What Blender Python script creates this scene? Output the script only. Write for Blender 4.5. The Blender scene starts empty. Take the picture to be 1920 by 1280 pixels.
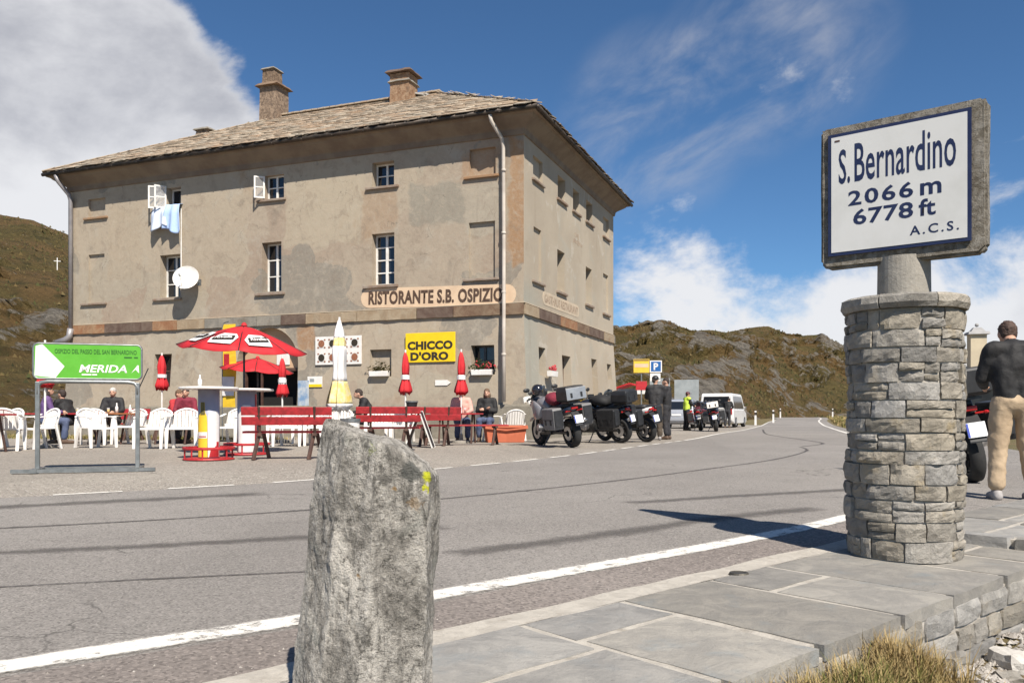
import bpy, bmesh, math, random
import numpy as np
from mathutils import Vector, Matrix, noise
random.seed(7); rng = np.random.default_rng(7)
SC = bpy.context.scene
COL = SC.collection
R = math.radians
PI = math.pi

# ------------------------------------------------------------------ camera
cam_d = bpy.data.cameras.new('camera'); cam = bpy.data.objects.new('camera', cam_d); COL.objects.link(cam)
cam.location = (0, 0, 0.9); cam.rotation_euler = (R(90), 0, 0)
cam_d.sensor_width = 36; cam_d.lens = 36 * 1568 / 1920; cam_d.shift_y = (778 - 640) / 1920
cam_d.clip_start = 0.05; cam_d.clip_end = 5000
SC.camera = cam
# ------------------------------------------------------------------ light
SUN_AZ = Vector((0.385, -0.923)).normalized(); SUN_EL = R(49.5)
sun_dir = Vector((SUN_AZ.x * math.cos(SUN_EL), SUN_AZ.y * math.cos(SUN_EL), math.sin(SUN_EL)))
sl = bpy.data.lights.new('sun', 'SUN'); so = bpy.data.objects.new('sun', sl); COL.objects.link(so)
sl.energy = 5.0; sl.angle = R(0.53); sl.color = (1, 0.93, 0.83)
so.rotation_euler = (-sun_dir).to_track_quat('-Z', 'Y').to_euler()
SC.view_settings.view_transform = 'Standard'; SC.view_settings.look = 'None'
SC.view_settings.exposure = 0.66; SC.view_settings.gamma = 1; SC.view_settings.use_curve_mapping = False

class NT:
    """tiny node-tree helper"""
    def __init__(s, tree): s.t = tree; s.n = tree.nodes; s.l = tree.links; s.n.clear()
    def new(s, typ, **kw):
        n = s.n.new(typ)
        for k, v in kw.items(): setattr(n, k, v)
        return n
    def set(s, sock, v):
        if isinstance(v, bpy.types.NodeSocket): s.l.new(v, sock)
        elif isinstance(v, (tuple, list)) and len(v) == 3 and sock.type == 'RGBA': sock.default_value = (*v, 1)
        else: sock.default_value = v
    def math(s, op, a, b=0.0, c=None, clamp=False):
        n = s.new('ShaderNodeMath', operation=op, use_clamp=clamp)
        s.set(n.inputs[0], a); s.set(n.inputs[1], b)
        if c is not None: s.set(n.inputs[2], c)
        return n.outputs[0]
    def vmath(s, op, a, b=None):
        n = s.new('ShaderNodeVectorMath', operation=op); s.set(n.inputs[0], a)
        if b is not None: s.set(n.inputs[1], b)
        return n
    def mix(s, f, a, b, mode='MIX'):
        n = s.new('ShaderNodeMix', data_type='RGBA', blend_type=mode)
        s.set(n.inputs[0], f); s.set(n.inputs[6], a); s.set(n.inputs[7], b); return n.outputs[2]
    def ramp(s, f, lo, hi):
        n = s.new('ShaderNodeMapRange', interpolation_type='SMOOTHSTEP'); s.set(n.inputs[0], f)
        n.inputs[1].default_value = lo; n.inputs[2].default_value = hi; return n.outputs[0]
    def noise(s, vec, scale, detail=4, rough=.55, dist=0.0):
        n = s.new('ShaderNodeTexNoise'); s.set(n.inputs['Vector'], vec)
        n.inputs['Scale'].default_value = scale; n.inputs['Detail'].default_value = detail
        n.inputs['Roughness'].default_value = rough; n.inputs['Distortion'].default_value = dist
        return n.outputs[0]
    def voro(s, vec, scale, feature='F1', out='Distance'):
        n = s.new('ShaderNodeTexVoronoi', feature=feature); s.set(n.inputs['Vector'], vec)
        n.inputs['Scale'].default_value = scale; return n.outputs[out]
    def mapping(s, vec, scale=(1, 1, 1), rot=(0, 0, 0), loc=(0, 0, 0)):
        n = s.new('ShaderNodeMapping'); s.set(n.inputs[0], vec)
        n.inputs[1].default_value = loc; n.inputs[2].default_value = rot; n.inputs[3].default_value = scale
        return n.outputs[0]

# ------------------------------------------------------------------ sky
W = bpy.data.worlds.new('World'); SC.world = W; W.use_nodes = True
t = NT(W.node_tree)
sky = t.new('ShaderNodeTexSky', sky_type='NISHITA'); sky.sun_disc = False
sky.sun_elevation = SUN_EL; sky.sun_rotation = math.atan2(SUN_AZ.x, SUN_AZ.y)
sky.altitude = 2000; sky.air_density = 1.0; sky.dust_density = 0.4; sky.ozone_density = 2.2
tc = t.new('ShaderNodeTexCoord'); dr = tc.outputs['Generated']
nv = t.vmath('NORMALIZE', dr).outputs[0]
sep = t.new('ShaderNodeSeparateXYZ'); t.set(sep.inputs[0], nv)
warp = t.vmath('MULTIPLY', nv, (1, 1, 1.7)).outputs[0]
n1 = t.math('ADD', t.math('MULTIPLY', t.math('SUBTRACT', t.noise(warp, 3.6, 11, .62, .25), .5), 2.3), .5)
n2 = t.math('ADD', t.math('MULTIPLY', t.math('SUBTRACT', t.noise(t.mapping(warp, loc=(.05, -.08, .10)), 3.6, 7, .58, .15), .5), 1.5), .5)
def blob(v, width, amp):
    v = Vector(v).normalized()
    d = t.vmath('DOT_PRODUCT', nv, tuple(v)).outputs['Value']
    return t.math('MULTIPLY', t.ramp(d, math.cos(width), 1.0), amp)
bb = t.math('ADD', -0.19, 0.0)
for v, w_, a in [((-.62, 1, .40), .26, .50), ((-.62, 1, .20), .38, .62), ((-.40, 1, .29), .19, .36), ((-.26, 1, .47), .17, -.35), ((.20, 1, .15), .13, .30), ((.32, 1, .10), .16, .22), ((.58, 1, .12), .22, .40),
                 ((-.05, 1, .50), .30, -.22), ((.02, 1, .38), .20, -.22), ((.34, 1, .24), .13, -.22), ((.46, 1, .34), .14, -.14), ((.60, 1, .40), .2, -.15)]:
    bb = t.math('ADD', bb, blob(v, w_, a))
low = t.math('MULTIPLY', t.ramp(sep.outputs[2], .16, .02), .12)
dens = t.math('ADD', t.math('ADD', n1, bb), low)
cov = t.ramp(dens, .46, .80)
shade = t.ramp(t.math('ADD', t.math('MULTIPLY', n2, 1.0), t.math('MULTIPLY', sep.outputs[2], 1.15)), .62, 1.12)
edge = t.ramp(dens, .62, 1.02)
ccol = t.mix(t.math('MULTIPLY', shade, t.math('ADD', t.math('MULTIPLY', edge, .5), .5)), (11.0, 11.0, 11.2), (5.4, 5.5, 6.1))
skyc = t.mix(1.0, sky.outputs[0], (.82, 1.18, 1.42), 'MULTIPLY')
wv = t.mapping(t.mapping(nv, rot=(0, R(30), 0)), (4.0, 4.0, 8.5))
wn_ = t.ramp(t.noise(wv, 1.7, 9, .60, .35), .36, .80)
wm = t.math('ADD', t.math('ADD', blob((.17, 1, .345), .12, 1.0), blob((.28, 1, .415), .11, 1.0)), blob((.36, 1, .445), .10, .6), clamp=True)
wisp = t.math('MULTIPLY', t.math('MULTIPLY', wn_, wm), .62)
cc = t.mix(t.math('MULTIPLY', cov, .94), t.mix(wisp, skyc, (7.0, 7.1, 7.7)), ccol)
bg = t.new('ShaderNodeBackground'); t.set(bg.inputs[0], cc); bg.inputs[1].default_value = 0.05
ow = t.new('ShaderNodeOutputWorld'); t.l.new(bg.outputs[0], ow.inputs[0])

# ------------------------------------------------------------------ materials
MATS = {}
def mat_base(name):
    m = bpy.data.materials.new(name); m.use_nodes = True; MATS[name] = m
    t = NT(m.node_tree); b = t.new('ShaderNodeBsdfPrincipled'); o = t.new('ShaderNodeOutputMaterial')
    t.l.new(b.outputs[0], o.inputs[0]); return m, t, b
def coords(t, kind='pos'):
    if kind == 'pos': return t.new('ShaderNodeNewGeometry').outputs['Position']
    return t.new('ShaderNodeTexCoord').outputs['Object']
def bump(t, b, h, strength=.5, dist=.02):
    n = t.new('ShaderNodeBump'); n.inputs['Strength'].default_value = strength; n.inputs['Distance'].default_value = dist
    t.set(n.inputs['Height'], h); t.l.new(n.outputs[0], b.inputs['Normal'])
def M(name, c1, c2=None, scale=6, rough=.7, bmp=0, bscale=40, metal=0, rnd=0.0, kind='obj', spec=.5, coat=0, bdist=.01, lo=.35, hi=.65):
    """plain material: two colours mixed by noise, optional per-object variation and fine relief"""
    if name in MATS: return MATS[name]
    m, t, b = mat_base(name); p = coords(t, kind)
    col = c1
    if c2 is not None: col = t.mix(t.ramp(t.noise(p, scale, 5, .6), lo, hi), c1, c2)
    if rnd:
        oi = t.new('ShaderNodeObjectInfo').outputs['Random']
        hsv = t.new('ShaderNodeHueSaturation'); t.set(hsv.inputs['Color'], col)
        t.set(hsv.inputs['Value'], t.math('ADD', 1 - rnd, t.math('MULTIPLY', oi, 2 * rnd)))
        t.set(hsv.inputs['Saturation'], t.math('ADD', .7, t.math('MULTIPLY', t.math('FRACT', t.math('MULTIPLY', oi, 7.3)), .6)))
        col = hsv.outputs[0]
    t.set(b.inputs['Base Color'], col); b.inputs['Roughness'].default_value = rough
    b.inputs['Metallic'].default_value = metal; b.inputs['Specular IOR Level'].default_value = spec
    b.inputs['Coat Weight'].default_value = coat
    if bmp: bump(t, b, t.noise(p, bscale, 6, .65), bmp, bdist)
    return m

def mat_plaster():
    m, t, b = mat_base('old_plaster'); p = coords(t, 'obj')
    big = t.noise(p, .28, 3, .5, .6); mid = t.noise(p, 1.1, 6, .62, .4); fine = t.noise(p, 9, 6, .7)
    wn = t.new('ShaderNodeTexNoise'); t.set(wn.inputs['Vector'], p); wn.inputs['Scale'].default_value = .8; wn.inputs['Detail'].default_value = 5
    wq = t.vmath('MULTIPLY', t.vmath('SUBTRACT', wn.outputs[1], (.5, .5, .5)).outputs[0], (2.2, 2.2, 2.2)).outputs[0]
    pw = t.vmath('ADD', p, wq).outputs[0]
    patch = t.voro(pw, .33, 'F1', 'Color')
    col = t.mix(t.ramp(big, .38, .62), (.29, .225, .17), (.325, .268, .205))
    ps = t.new('ShaderNodeSeparateColor'); t.set(ps.inputs[0], patch)
    col = t.mix(t.math('MULTIPLY', t.ramp(ps.outputs[0], .60, .63), .75), col, (.20, .188, .16))
    col = t.mix(t.math('MULTIPLY', t.ramp(ps.outputs[1], .66, .69), .7), col, (.36, .305, .23))
    col = t.mix(t.math('MULTIPLY', t.ramp(mid, .54, .68), .6), col, (.355, .322, .265))
    col = t.mix(t.math('MULTIPLY', t.ramp(mid, .44, .28), .55), col, (.165, .14, .112))
    # rain streaks
    sx_ = t.new('ShaderNodeSeparateXYZ'); t.set(sx_.inputs[0], t.vmath('ADD', p, t.vmath('MULTIPLY', wq, (.42, .42, .42)).outputs[0]).outputs[0])
    def rect(x0, x1, z0, z1, soft=.06):
        a = t.math('MULTIPLY', t.ramp(sx_.outputs[0], x0 - soft, x0 + soft), t.ramp(sx_.outputs[0], x1 + soft, x1 - soft))
        return t.math('MULTIPLY', a, t.math('MULTIPLY', t.ramp(sx_.outputs[2], z0 - soft, z0 + soft), t.ramp(sx_.outputs[2], z1 + soft, z1 - soft)))
    for x0, x1, z0, z1, c, a in ((-8.2, -5.3, 6.3, 8.7, (.37, .315, .235), .75), (-9.6, -8.9, 6.7, 7.9, (.36, .305, .235), .6), (-5.4, -4.1, 6.5, 7.85, (.30, .205, .13), .6), (-3.7, -1.9, 6.6, 7.8, (.235, .215, .175), .85), (-1.9, -.3, 6.3, 7.7, (.33, .30, .24), .6),
                                 (-.42, .2, 5.2, 8.9, (.30, .165, .075), .75), (-1.9, -.8, 7.9, 8.6, (.32, .19, .10), .5), (-7.65, -7.0, 2.9, 3.75, (.30, .16, .075), .75), (-9.2, -8.3, 4.1, 4.85, (.225, .205, .175), .7), (-5.3, -4.0, 4.2, 4.9, (.25, .225, .19), .5), (-15.6, -14.2, 5.6, 8.2, (.34, .275, .20), .45), (-5.5, -.9, 1.3, 2.05, (.33, .30, .235), .5), (-14.5, -13.4, 2.2, 3.6, (.36, .31, .24), .5)):
        col = t.mix(t.math('MULTIPLY', rect(x0, x1, z0, z1), a), col, c)
    st = t.noise(t.mapping(p, (2.4, 2.4, .16)), 1.6, 4, .6)
    col = t.mix(t.math('MULTIPLY', t.ramp(st, .58, .74), .22), col, (.17, .145, .115))
    mo1 = t.noise(pw, 1.9, 7, .68, .9); mo2 = t.noise(p, 4.2, 7, .70, .6)
    col = t.mix(t.math('MULTIPLY', t.ramp(mo1, .52, .66), .42), col, (.39, .325, .245))
    col = t.mix(t.math('MULTIPLY', t.ramp(mo1, .48, .34), .40), col, (.195, .152, .115))
    col = t.mix(t.math('MULTIPLY', t.ramp(mo2, .52, .68), .30), col, (.40, .355, .285))
    col = t.mix(t.math('MULTIPLY', t.ramp(mo2, .46, .32), .30), col, (.21, .175, .14))
    # rusty staining below some sills and along the corner
    rs = t.noise(t.mapping(p, (.9, .9, .5), loc=(3, 1, 4)), .9, 4, .6)
    col = t.mix(t.math('MULTIPLY', t.ramp(rs, .60, .78), .55), col, (.27, .155, .075))
    col = t.mix(t.math('MULTIPLY', t.ramp(fine, .3, .75), .22), col, (.43, .37, .29))
    cr = t.voro(pw, .9, 'DISTANCE_TO_EDGE')
    col = t.mix(t.math('MULTIPLY', t.math('MULTIPLY', t.ramp(cr, .008, .0), t.ramp(mid, .5, .6)), .6), col, (.12, .1, .08))
    t.set(b.inputs['Base Color'], col); b.inputs['Roughness'].default_value = .92; b.inputs['Specular IOR Level'].default_value = .2
    bump(t, b, t.math('ADD', t.math('MULTIPLY', mid, 1.2), t.math('MULTIPLY', fine, .35)), .5, .03)
    return m
def mat_plaster_side():
    m, t, b = mat_base('pale_plaster'); p = coords(t, 'obj')
    mid = t.noise(p, .9, 6, .62, .5); fine = t.noise(p, 8, 6, .7); big = t.noise(p, .35, 3)
    col = t.mix(t.ramp(big, .35, .65), (.345, .292, .225), (.395, .34, .265))
    col = t.mix(t.math('MULTIPLY', t.ramp(mid, .52, .70), .5), col, (.33, .315, .265))
    col = t.mix(t.math('MULTIPLY', t.ramp(mid, .42, .28), .5), col, (.29, .24, .18))
    sy_ = t.new('ShaderNodeSeparateXYZ'); t.set(sy_.inputs[0], p)
    mk = t.math('MULTIPLY', t.ramp(t.math('ADD', sy_.outputs[1], t.math('MULTIPLY', mid, 2.0)), 3.2, 1.4), t.ramp(sy_.outputs[2], 5.2, 4.2))
    col = t.mix(t.math('MULTIPLY', mk, .6), col, (.29, .295, .255))
    col = t.mix(t.math('MULTIPLY', t.ramp(t.noise(t.mapping(p, loc=(2, 5, 1)), 1.3, 5, .6, .8), .60, .68), .6), col, (.44, .40, .335))
    st = t.noise(t.mapping(p, (2.2, 2.2, .14)), 1.5, 4, .6)
    col = t.mix(t.math('MULTIPLY', t.ramp(st, .58, .74), .35), col, (.25, .205, .155))
    t.set(b.inputs['Base Color'], col); b.inputs['Roughness'].default_value = .92; b.inputs['Specular IOR Level'].default_value = .2
    bump(t, b, t.math('ADD', t.math('MULTIPLY', mid, 1.2), t.math('MULTIPLY', fine, .35)), .5, .03)
    return m
def mat_asphalt(name, base, tint, grain=120):
    m, t, b = mat_base(name); p = coords(t)
    g = t.noise(p, grain, 4, .75); v = t.voro(p, grain * .9, 'F1', 'Color')
    vs = t.new('ShaderNodeSeparateColor'); t.set(vs.inputs[0], v)
    big = t.noise(p, .35, 5, .6); mid = t.noise(p, 2.5, 5, .6)
    col = t.mix(t.ramp(big, .35, .68), base, tint)
    col = t.mix(t.math('MULTIPLY', t.ramp(mid, .45, .75), .3), col, tuple(c * .72 for c in base))
    col = t.mix(t.math('MULTIPLY', t.ramp(vs.outputs[0], .55, .95), .55), col, tuple(min(1, c * 1.75) for c in base))
    col = t.mix(t.math('MULTIPLY', t.ramp(vs.outputs[1], .6, .95), .6), col, tuple(c * .38 for c in base))
    cw = t.new('ShaderNodeTexNoise'); t.set(cw.inputs['Vector'], p); cw.inputs['Scale'].default_value = 1.6; cw.inputs['Detail'].default_value = 6
    ck = t.voro(t.vmath('ADD', p, t.vmath('MULTIPLY', cw.outputs[1], (1.1, 1.1, 0)).outputs[0]).outputs[0], .42, 'DISTANCE_TO_EDGE')
    col = t.mix(t.math('MULTIPLY', t.math('MULTIPLY', t.ramp(ck, .0045, .0), t.ramp(big, .46, .56)), .75), col, tuple(c * .25 for c in base))
    pt_ = t.voro(t.mapping(p, (.22, .10, .2), (0, 0, R(-42))), 1.0, 'F1', 'Color'); pq = t.new('ShaderNodeSeparateColor'); t.set(pq.inputs[0], pt_)
    col = t.mix(t.math('MULTIPLY', t.ramp(pq.outputs[0], .55, .56), .16), col, tuple(c * .6 for c in base))
    t.set(b.inputs['Base Color'], col); b.inputs['Roughness'].default_value = .88; b.inputs['Specular IOR Level'].default_value = .3
    bump(t, b, t.math('ADD', g, t.math('MULTIPLY', vs.outputs[2], .6)), .7, .006)
    return m
def mat_ribbon(name, c1, c2, soft=.25, amount=1.0, grain=30, uvx=1.0):
    """paint or tar on the road: worn, ragged edges through a transparent mix"""
    m, t, b = mat_base(name); p = coords(t)
    uv = t.new('ShaderNodeUVMap'); sp = t.new('ShaderNodeSeparateXYZ'); t.set(sp.inputs[0], uv.outputs[0])
    e = t.math('SUBTRACT', .5, t.math('ABSOLUTE', t.math('SUBTRACT', sp.outputs[1], .5)))
    e2 = t.math('SUBTRACT', .5, t.math('ABSOLUTE', t.math('SUBTRACT', sp.outputs[0], .5)))
    e = t.math('MINIMUM', e, t.math('MULTIPLY', e2, uvx))
    n = t.noise(p, grain, 6, .7)
    a = t.ramp(t.math('ADD', e, t.math('MULTIPLY', t.math('SUBTRACT', n, .5), soft * 1.4)), 0.0 + soft * .1, soft)
    wear = t.math('SUBTRACT', 1.0, t.math('MULTIPLY', t.ramp(t.noise(p, 7, 9, .80), .50, .62), .8)) if amount >= 1 else amount
    a = t.math('MULTIPLY', a, wear)
    t.set(b.inputs['Base Color'], t.mix(t.noise(p, 14, 6, .7), c1, c2)); b.inputs['Roughness'].default_value = .8
    tr = t.new('ShaderNodeBsdfTransparent'); mx = t.new('ShaderNodeMixShader')
    t.set(mx.inputs[0], a); t.l.new(tr.outputs[0], mx.inputs[1]); t.l.new(b.outputs[0], mx.inputs[2])
    t.l.new(mx.outputs[0], t.n['Material Output'].inputs[0]); return m
def mat_stone(name, c1, c2, c3, scale=7, rnd=.2, bmp=.8, lichen=None):
    m, t, b = mat_base(name); p = coords(t)
    n = t.noise(p, scale, 7, .68, .6); f = t.noise(p, scale * 7, 6, .75); l = t.noise(t.mapping(p, loc=(5, 3, 2)), scale * .6, 5, .6)
    col = t.mix(t.ramp(n, .36, .66), c1, c2)
    col = t.mix(t.math('MULTIPLY', t.ramp(l, .56, .72), .75), col, c3)
    col = t.mix(t.math('MULTIPLY', t.ramp(f, .42, .25), .6), col, tuple(c * .3 for c in c1))
    col = t.mix(t.math('MULTIPLY', t.ramp(f, .6, .8), .5), col, tuple(min(1, c * 1.5) for c in c2))
    if lichen: col = t.mix(t.ramp(t.noise(t.mapping(p, loc=(9, 2, 7)), scale * .9, 4, .6), .69, .74), col, lichen)
    if rnd:
        oi = t.new('ShaderNodeObjectInfo').outputs['Random']
        hsv = t.new('ShaderNodeHueSaturation'); t.set(hsv.inputs['Color'], col)
        t.set(hsv.inputs['Value'], t.math('ADD', 1 - rnd, t.math('MULTIPLY', oi, 2 * rnd)))
        t.set(hsv.inputs['Saturation'], t.math('ADD', .55, t.math('MULTIPLY', t.math('FRACT', t.math('MULTIPLY', oi, 9.1)), .9)))
        col = hsv.outputs[0]
    t.set(b.inputs['Base Color'], col); b.inputs['Roughness'].default_value = .9; b.inputs['Specular IOR Level'].default_value = .25
    bump(t, b, t.math('ADD', n, t.math('MULTIPLY', f, .5)), bmp, .02)
    return m
def mat_attr(name, cols, attr='rnd', rough=.9, nscale=6, bmp=.5, dark=.35):
    """colour picked from a list by a stored per-piece random value"""
    m, t, b = mat_base(name); p = coords(t)
    a = t.new('ShaderNodeAttribute', attribute_name=attr).outputs['Fac']
    cr = t.new('ShaderNodeValToRGB'); t.set(cr.inputs[0], a); cr.color_ramp.interpolation = 'LINEAR'
    els = cr.color_ramp.elements
    while len(els) < len(cols): els.new(.5)
    for i, c in enumerate(cols): els[i].position = i / (len(cols) - 1); els[i].color = (*c, 1)
    n = t.noise(p, nscale, 6, .7)
    col = t.mix(t.math('MULTIPLY', t.ramp(n, .5, .72), dark), cr.outputs[0], tuple(sum(c[i] for c in cols) / len(cols) * .35 for i in range(3)))
    t.set(b.inputs['Base Color'], col); b.inputs['Roughness'].default_value = rough; b.inputs['Specular IOR Level'].default_value = .2
    if bmp: bump(t, b, n, bmp, .02)
    return m

mat_plaster(); mat_plaster_side()
mat_asphalt('asphalt', (.213, .196, .178), (.262, .242, .220))
mat_asphalt('asphalt_strip', (.195, .168, .150), (.235, .207, .185), 90)
mat_asphalt('gravel', (.25, .222, .19), (.30, .27, .23), 55)
mat_ribbon('road_paint', (.62, .59, .53), (.74, .71, .65), .22, 1, 26, 60)
mat_ribbon('tar', (.075, .066, .060), (.10, .09, .082), .48, .52, 6, 6)
mat_ribbon('tar_thin', (.05, .045, .042), (.08, .07, .065), .5, .8, 20, 20)
mat_stone('pillar_stone', (.235, .215, .185), (.34, .312, .268), (.31, .262, .19), 11, .24, 1.0)
mat_stone('mortar', (.37, .34, .295), (.46, .425, .37), (.27, .24, .2), 12, 0, .6)
mat_stone('slab_stone', (.208, .200, .186), (.282, .268, .244), (.195, .205, .205), 5.5, .18, .6)
mat_stone('wall_stone', (.24, .225, .20), (.34, .315, .275), (.29, .25, .185), 10, .22, .9)
mat_stone('roof_stone', (.25, .225, .185), (.36, .33, .275), (.29, .20, .13), 5, .25, .6)
mat_stone('chimney_stone', (.12, .085, .062), (.28, .205, .145), (.13, .10, .08), 8, .12, 1.0)
mat_stone('concrete_frame', (.15, .13, .10), (.30, .275, .235), (.10, .082, .06), 20, 0, 1.0)
mat_stone('concrete_post', (.27, .25, .215), (.32, .295, .255), (.22, .19, .15), 10, 0, .5)
mat_stone('plinth_stone', (.19, .17, .135), (.25, .225, .18), (.15, .14, .105), 4, 0, .5)
mat_stone('rubble', (.40, .37, .33), (.50, .47, .42), (.35, .29, .23), 14, .2, .7)
mat_attr('slates', [(.25, .205, .155), (.36, .30, .23), (.36, .255, .17), (.42, .365, .29), (.32, .27, .21), (.41, .315, .225), (.45, .395, .315)], nscale=5)
mat_attr('pebbles', [(.15, .135, .12), (.30, .27, .235), (.24, .215, .19), (.42, .39, .35), (.22, .2, .18)], bmp=0)
mat_attr('grass_blades', [(.085, .10, .024), (.14, .14, .036), (.27, .205, .085), (.36, .27, .13), (.30, .215, .095)], bmp=0, rough=.7, dark=.1)
mat_attr('heath', [(.030, .030, .012), (.07, .06, .022), (.11, .075, .03), (.05, .055, .018), (.14, .10, .045)], bmp=0, dark=.1)

M('soffit', (.16, .12, .088), (.21, .165, .12), 1.5, .9, .3, 20)
M('gutter_metal', (.045, .038, .033), (.09, .07, .055), 4, .55, metal=.6)
M('pipe_white', (.52, .465, .40), (.40, .35, .30), 2, .6, .1, 30)
M('pipe_grey', (.25, .235, .24), (.33, .31, .31), 2, .5, metal=.4)
M('sill_stone', (.20, .135, .095), (.27, .22, .175), 3, .9, .4, 30)
M('sill_rust', (.30, .165, .08), (.24, .16, .10), 3, .9, .4, 30)
M('white_frame', (.72, .70, .66), (.60, .58, .54), 5, .55)
M('glass', (.012, .014, .018), None, rough=.06, spec=.8)
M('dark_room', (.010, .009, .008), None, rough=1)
M('curtain', (.30, .29, .27), (.2, .2, .19), 12, .9)
M('sign_cream', (.62, .46, .31), (.55, .40, .27), 3, .85)
M('letter_brown', (.055, .030, .018), (.10, .06, .04), 8, .85)
M('letter_faded', (.24, .17, .12), (.36, .27, .19), 6, .9)
M('cream_faded', (.50, .40, .29), (.42, .35, .26), 2.5, .9)
M('peach', (.52, .34, .21), (.45, .30, .19), 2, .85)
M('yellow_sign', (.80, .55, .008), (.76, .51, .008), 3, .5)
M('black_print', (.03, .022, .012), None, rough=.6)
M('white_plastic', (.76, .73, .69), (.68, .65, .61), 5, .45)
M('sign_white', (.64, .63, .60), (.55, .54, .50), 3.5, .35, lo=.4, hi=.8)
M('sign_blue', (.012, .018, .06), (.02, .028, .075), 8, .4)
M('red_paint', (.42, .018, .024), (.33, .014, .018), 6, .5)
M('red_wood', (.40, .020, .026), (.24, .014, .016), 9, .6, .15, 60)
M('dark_wood', (.055, .026, .020), (.09, .045, .03), 8, .7)
M('wood_table', (.33, .13, .045), (.26, .09, .03), 8, .6)
M('red_cloth', (.52, .014, .020), (.42, .010, .016), 5, .75, .2, 15)
M('white_cloth', (.72, .70, .68), (.64, .62, .60), 5, .8, .2, 15)
M('yellow_cloth', (.74, .50, .03), (.68, .44, .02), 5, .75, .2, 15)
M('yellow_pale_cloth', (.70, .54, .14), (.66, .58, .36), 9, .8, .3, 12)
M('blue_cloth', (.42, .55, .80), (.36, .49, .75), 4, .8, .25, 12)
M('green_sign', (.085, .33, .022), (.10, .37, .03), 4, .4)
M('green_text', (.02, .11, .01), None, rough=.5)
M('galvanised', (.27, .28, .275), (.20, .21, .205), 9, .45, metal=.7)
M('grey_column', (.27, .28, .36), (.33, .33, .40), 3, .5)
M('terracotta', (.47, .13, .065), (.40, .105, .05), 4, .8, .2, 25)
M('leaf_green', (.045, .085, .018), (.09, .13, .03), 20, .7)
M('leaf_olive', (.085, .075, .02), (.13, .105, .03), 20, .7)
M('flower_red', (.45, .03, .03), (.35, .05, .06), 20, .7)
M('black_plastic', (.014, .014, .015), (.024, .024, .025), 8, .5)
M('rubber', (.012, .012, .012), (.022, .021, .02), 10, .85)
M('silver_metal', (.55, .55, .56), (.45, .45, .46), 6, .3, metal=.9)
M('dark_metal', (.05, .05, .052), (.09, .09, .09), 9, .4, metal=.8)
M('grey_paint', (.17, .165, .18), (.21, .205, .22), 4, .28, coat=.5)
M('black_paint', (.010, .011, .016), (.016, .016, .022), 4, .22, coat=.6)
M('maroon_paint', (.10, .022, .026), (.07, .018, .02), 4, .3, coat=.5)
M('silver_paint', (.42, .44, .48), (.38, .40, .44), 3, .3, metal=.3, coat=.5)
M('white_paint', (.70, .69, .67), (.62, .61, .59), 3, .35, coat=.4)
M('dark_blue_paint', (.03, .04, .07), None, rough=.3, coat=.5)
M('aluminium_case', (.50, .50, .50), (.40, .40, .41), 5, .4, metal=.7)
M('grey_case', (.16, .155, .155), (.12, .118, .118), 5, .5)
M('tail_red', (.35, .01, .01), None, rough=.25)
M('plate_white', (.72, .72, .72), None, rough=.4)
M('plate_text', (.02, .02, .03), None, rough=.5)
M('plate_blue', (.02, .05, .35), None, rough=.5)
M('hi_vis', (.55, .72, .08), (.48, .66, .06), 8, .7)
M('skin', (.50, .29, .20), (.44, .245, .165), 12, .55)
M('hair_dark', (.022, .015, .012), (.05, .033, .026), 40, .8, .6, 60)
M('hair_brown', (.10, .058, .035), (.15, .09, .05), 40, .8, .6, 60)
M('hair_chestnut', (.045, .024, .017), (.075, .042, .028), 40, .7, .8, 70)
M('hair_white', (.50, .47, .43), (.40, .37, .34), 40, .8, .6, 60)
M('jacket_black', (.008, .008, .009), (.013, .012, .012), 4, .75, .4, 9, bdist=.03)
M('jacket_dark', (.012, .012, .014), (.022, .02, .02), 4, .75, .4, 9, bdist=.03)
M('trousers_khaki', (.42, .315, .205), (.36, .265, .17), 3, .85, .45, 6, bdist=.035)
M('trousers_brown', (.055, .040, .028), (.08, .06, .04), 4, .85, .5, 9, bdist=.05)
M('trousers_dark', (.018, .018, .022), (.03, .028, .03), 4, .85, .5, 9, bdist=.05)
M('denim', (.055, .075, .14), (.08, .10, .17), 6, .85, .4, 12)
M('shirt_pink', (.62, .33, .27), (.55, .29, .24), 5, .85, .5, 12, bdist=.04)
M('shirt_red', (.42, .03, .035), (.35, .025, .03), 5, .85, .5, 12, bdist=.04)
M('shirt_maroon', (.20, .018, .035), (.15, .015, .03), 5, .85, .5, 12, bdist=.04)
M('shirt_purple', (.10, .05, .16), (.13, .07, .18), 5, .85, .5, 12, bdist=.04)
M('shoe_grey', (.34, .32, .31), (.25, .23, .22), 9, .7)
M('shoe_brown', (.09, .055, .035), None, rough=.7)
M('menu_red', (.22, .05, .035), (.30, .16, .07), 30, .6)
M('poster_blue', (.15, .26, .42), (.50, .52, .52), 3, .6)
M('iron_disc', (.055, .05, .042), (.10, .09, .07), 20, .6, metal=.5)
M('info_panel', (.30, .32, .32), (.24, .26, .26), 3, .5)
M('sign_yellow_panel', (.70, .46, .04), (.62, .40, .03), 4, .5)
M('parking_blue', (.015, .10, .30), None, rough=.4)
M('hut_wall', (.20, .185, .16), (.14, .13, .115), 3, .9, .4, 20)
M('hut_roof', (.34, .33, .32), (.26, .255, .25), 3, .8, .3, 20)
M('chimney_cream', (.52, .44, .31), (.45, .38, .27), 3, .9)

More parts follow.
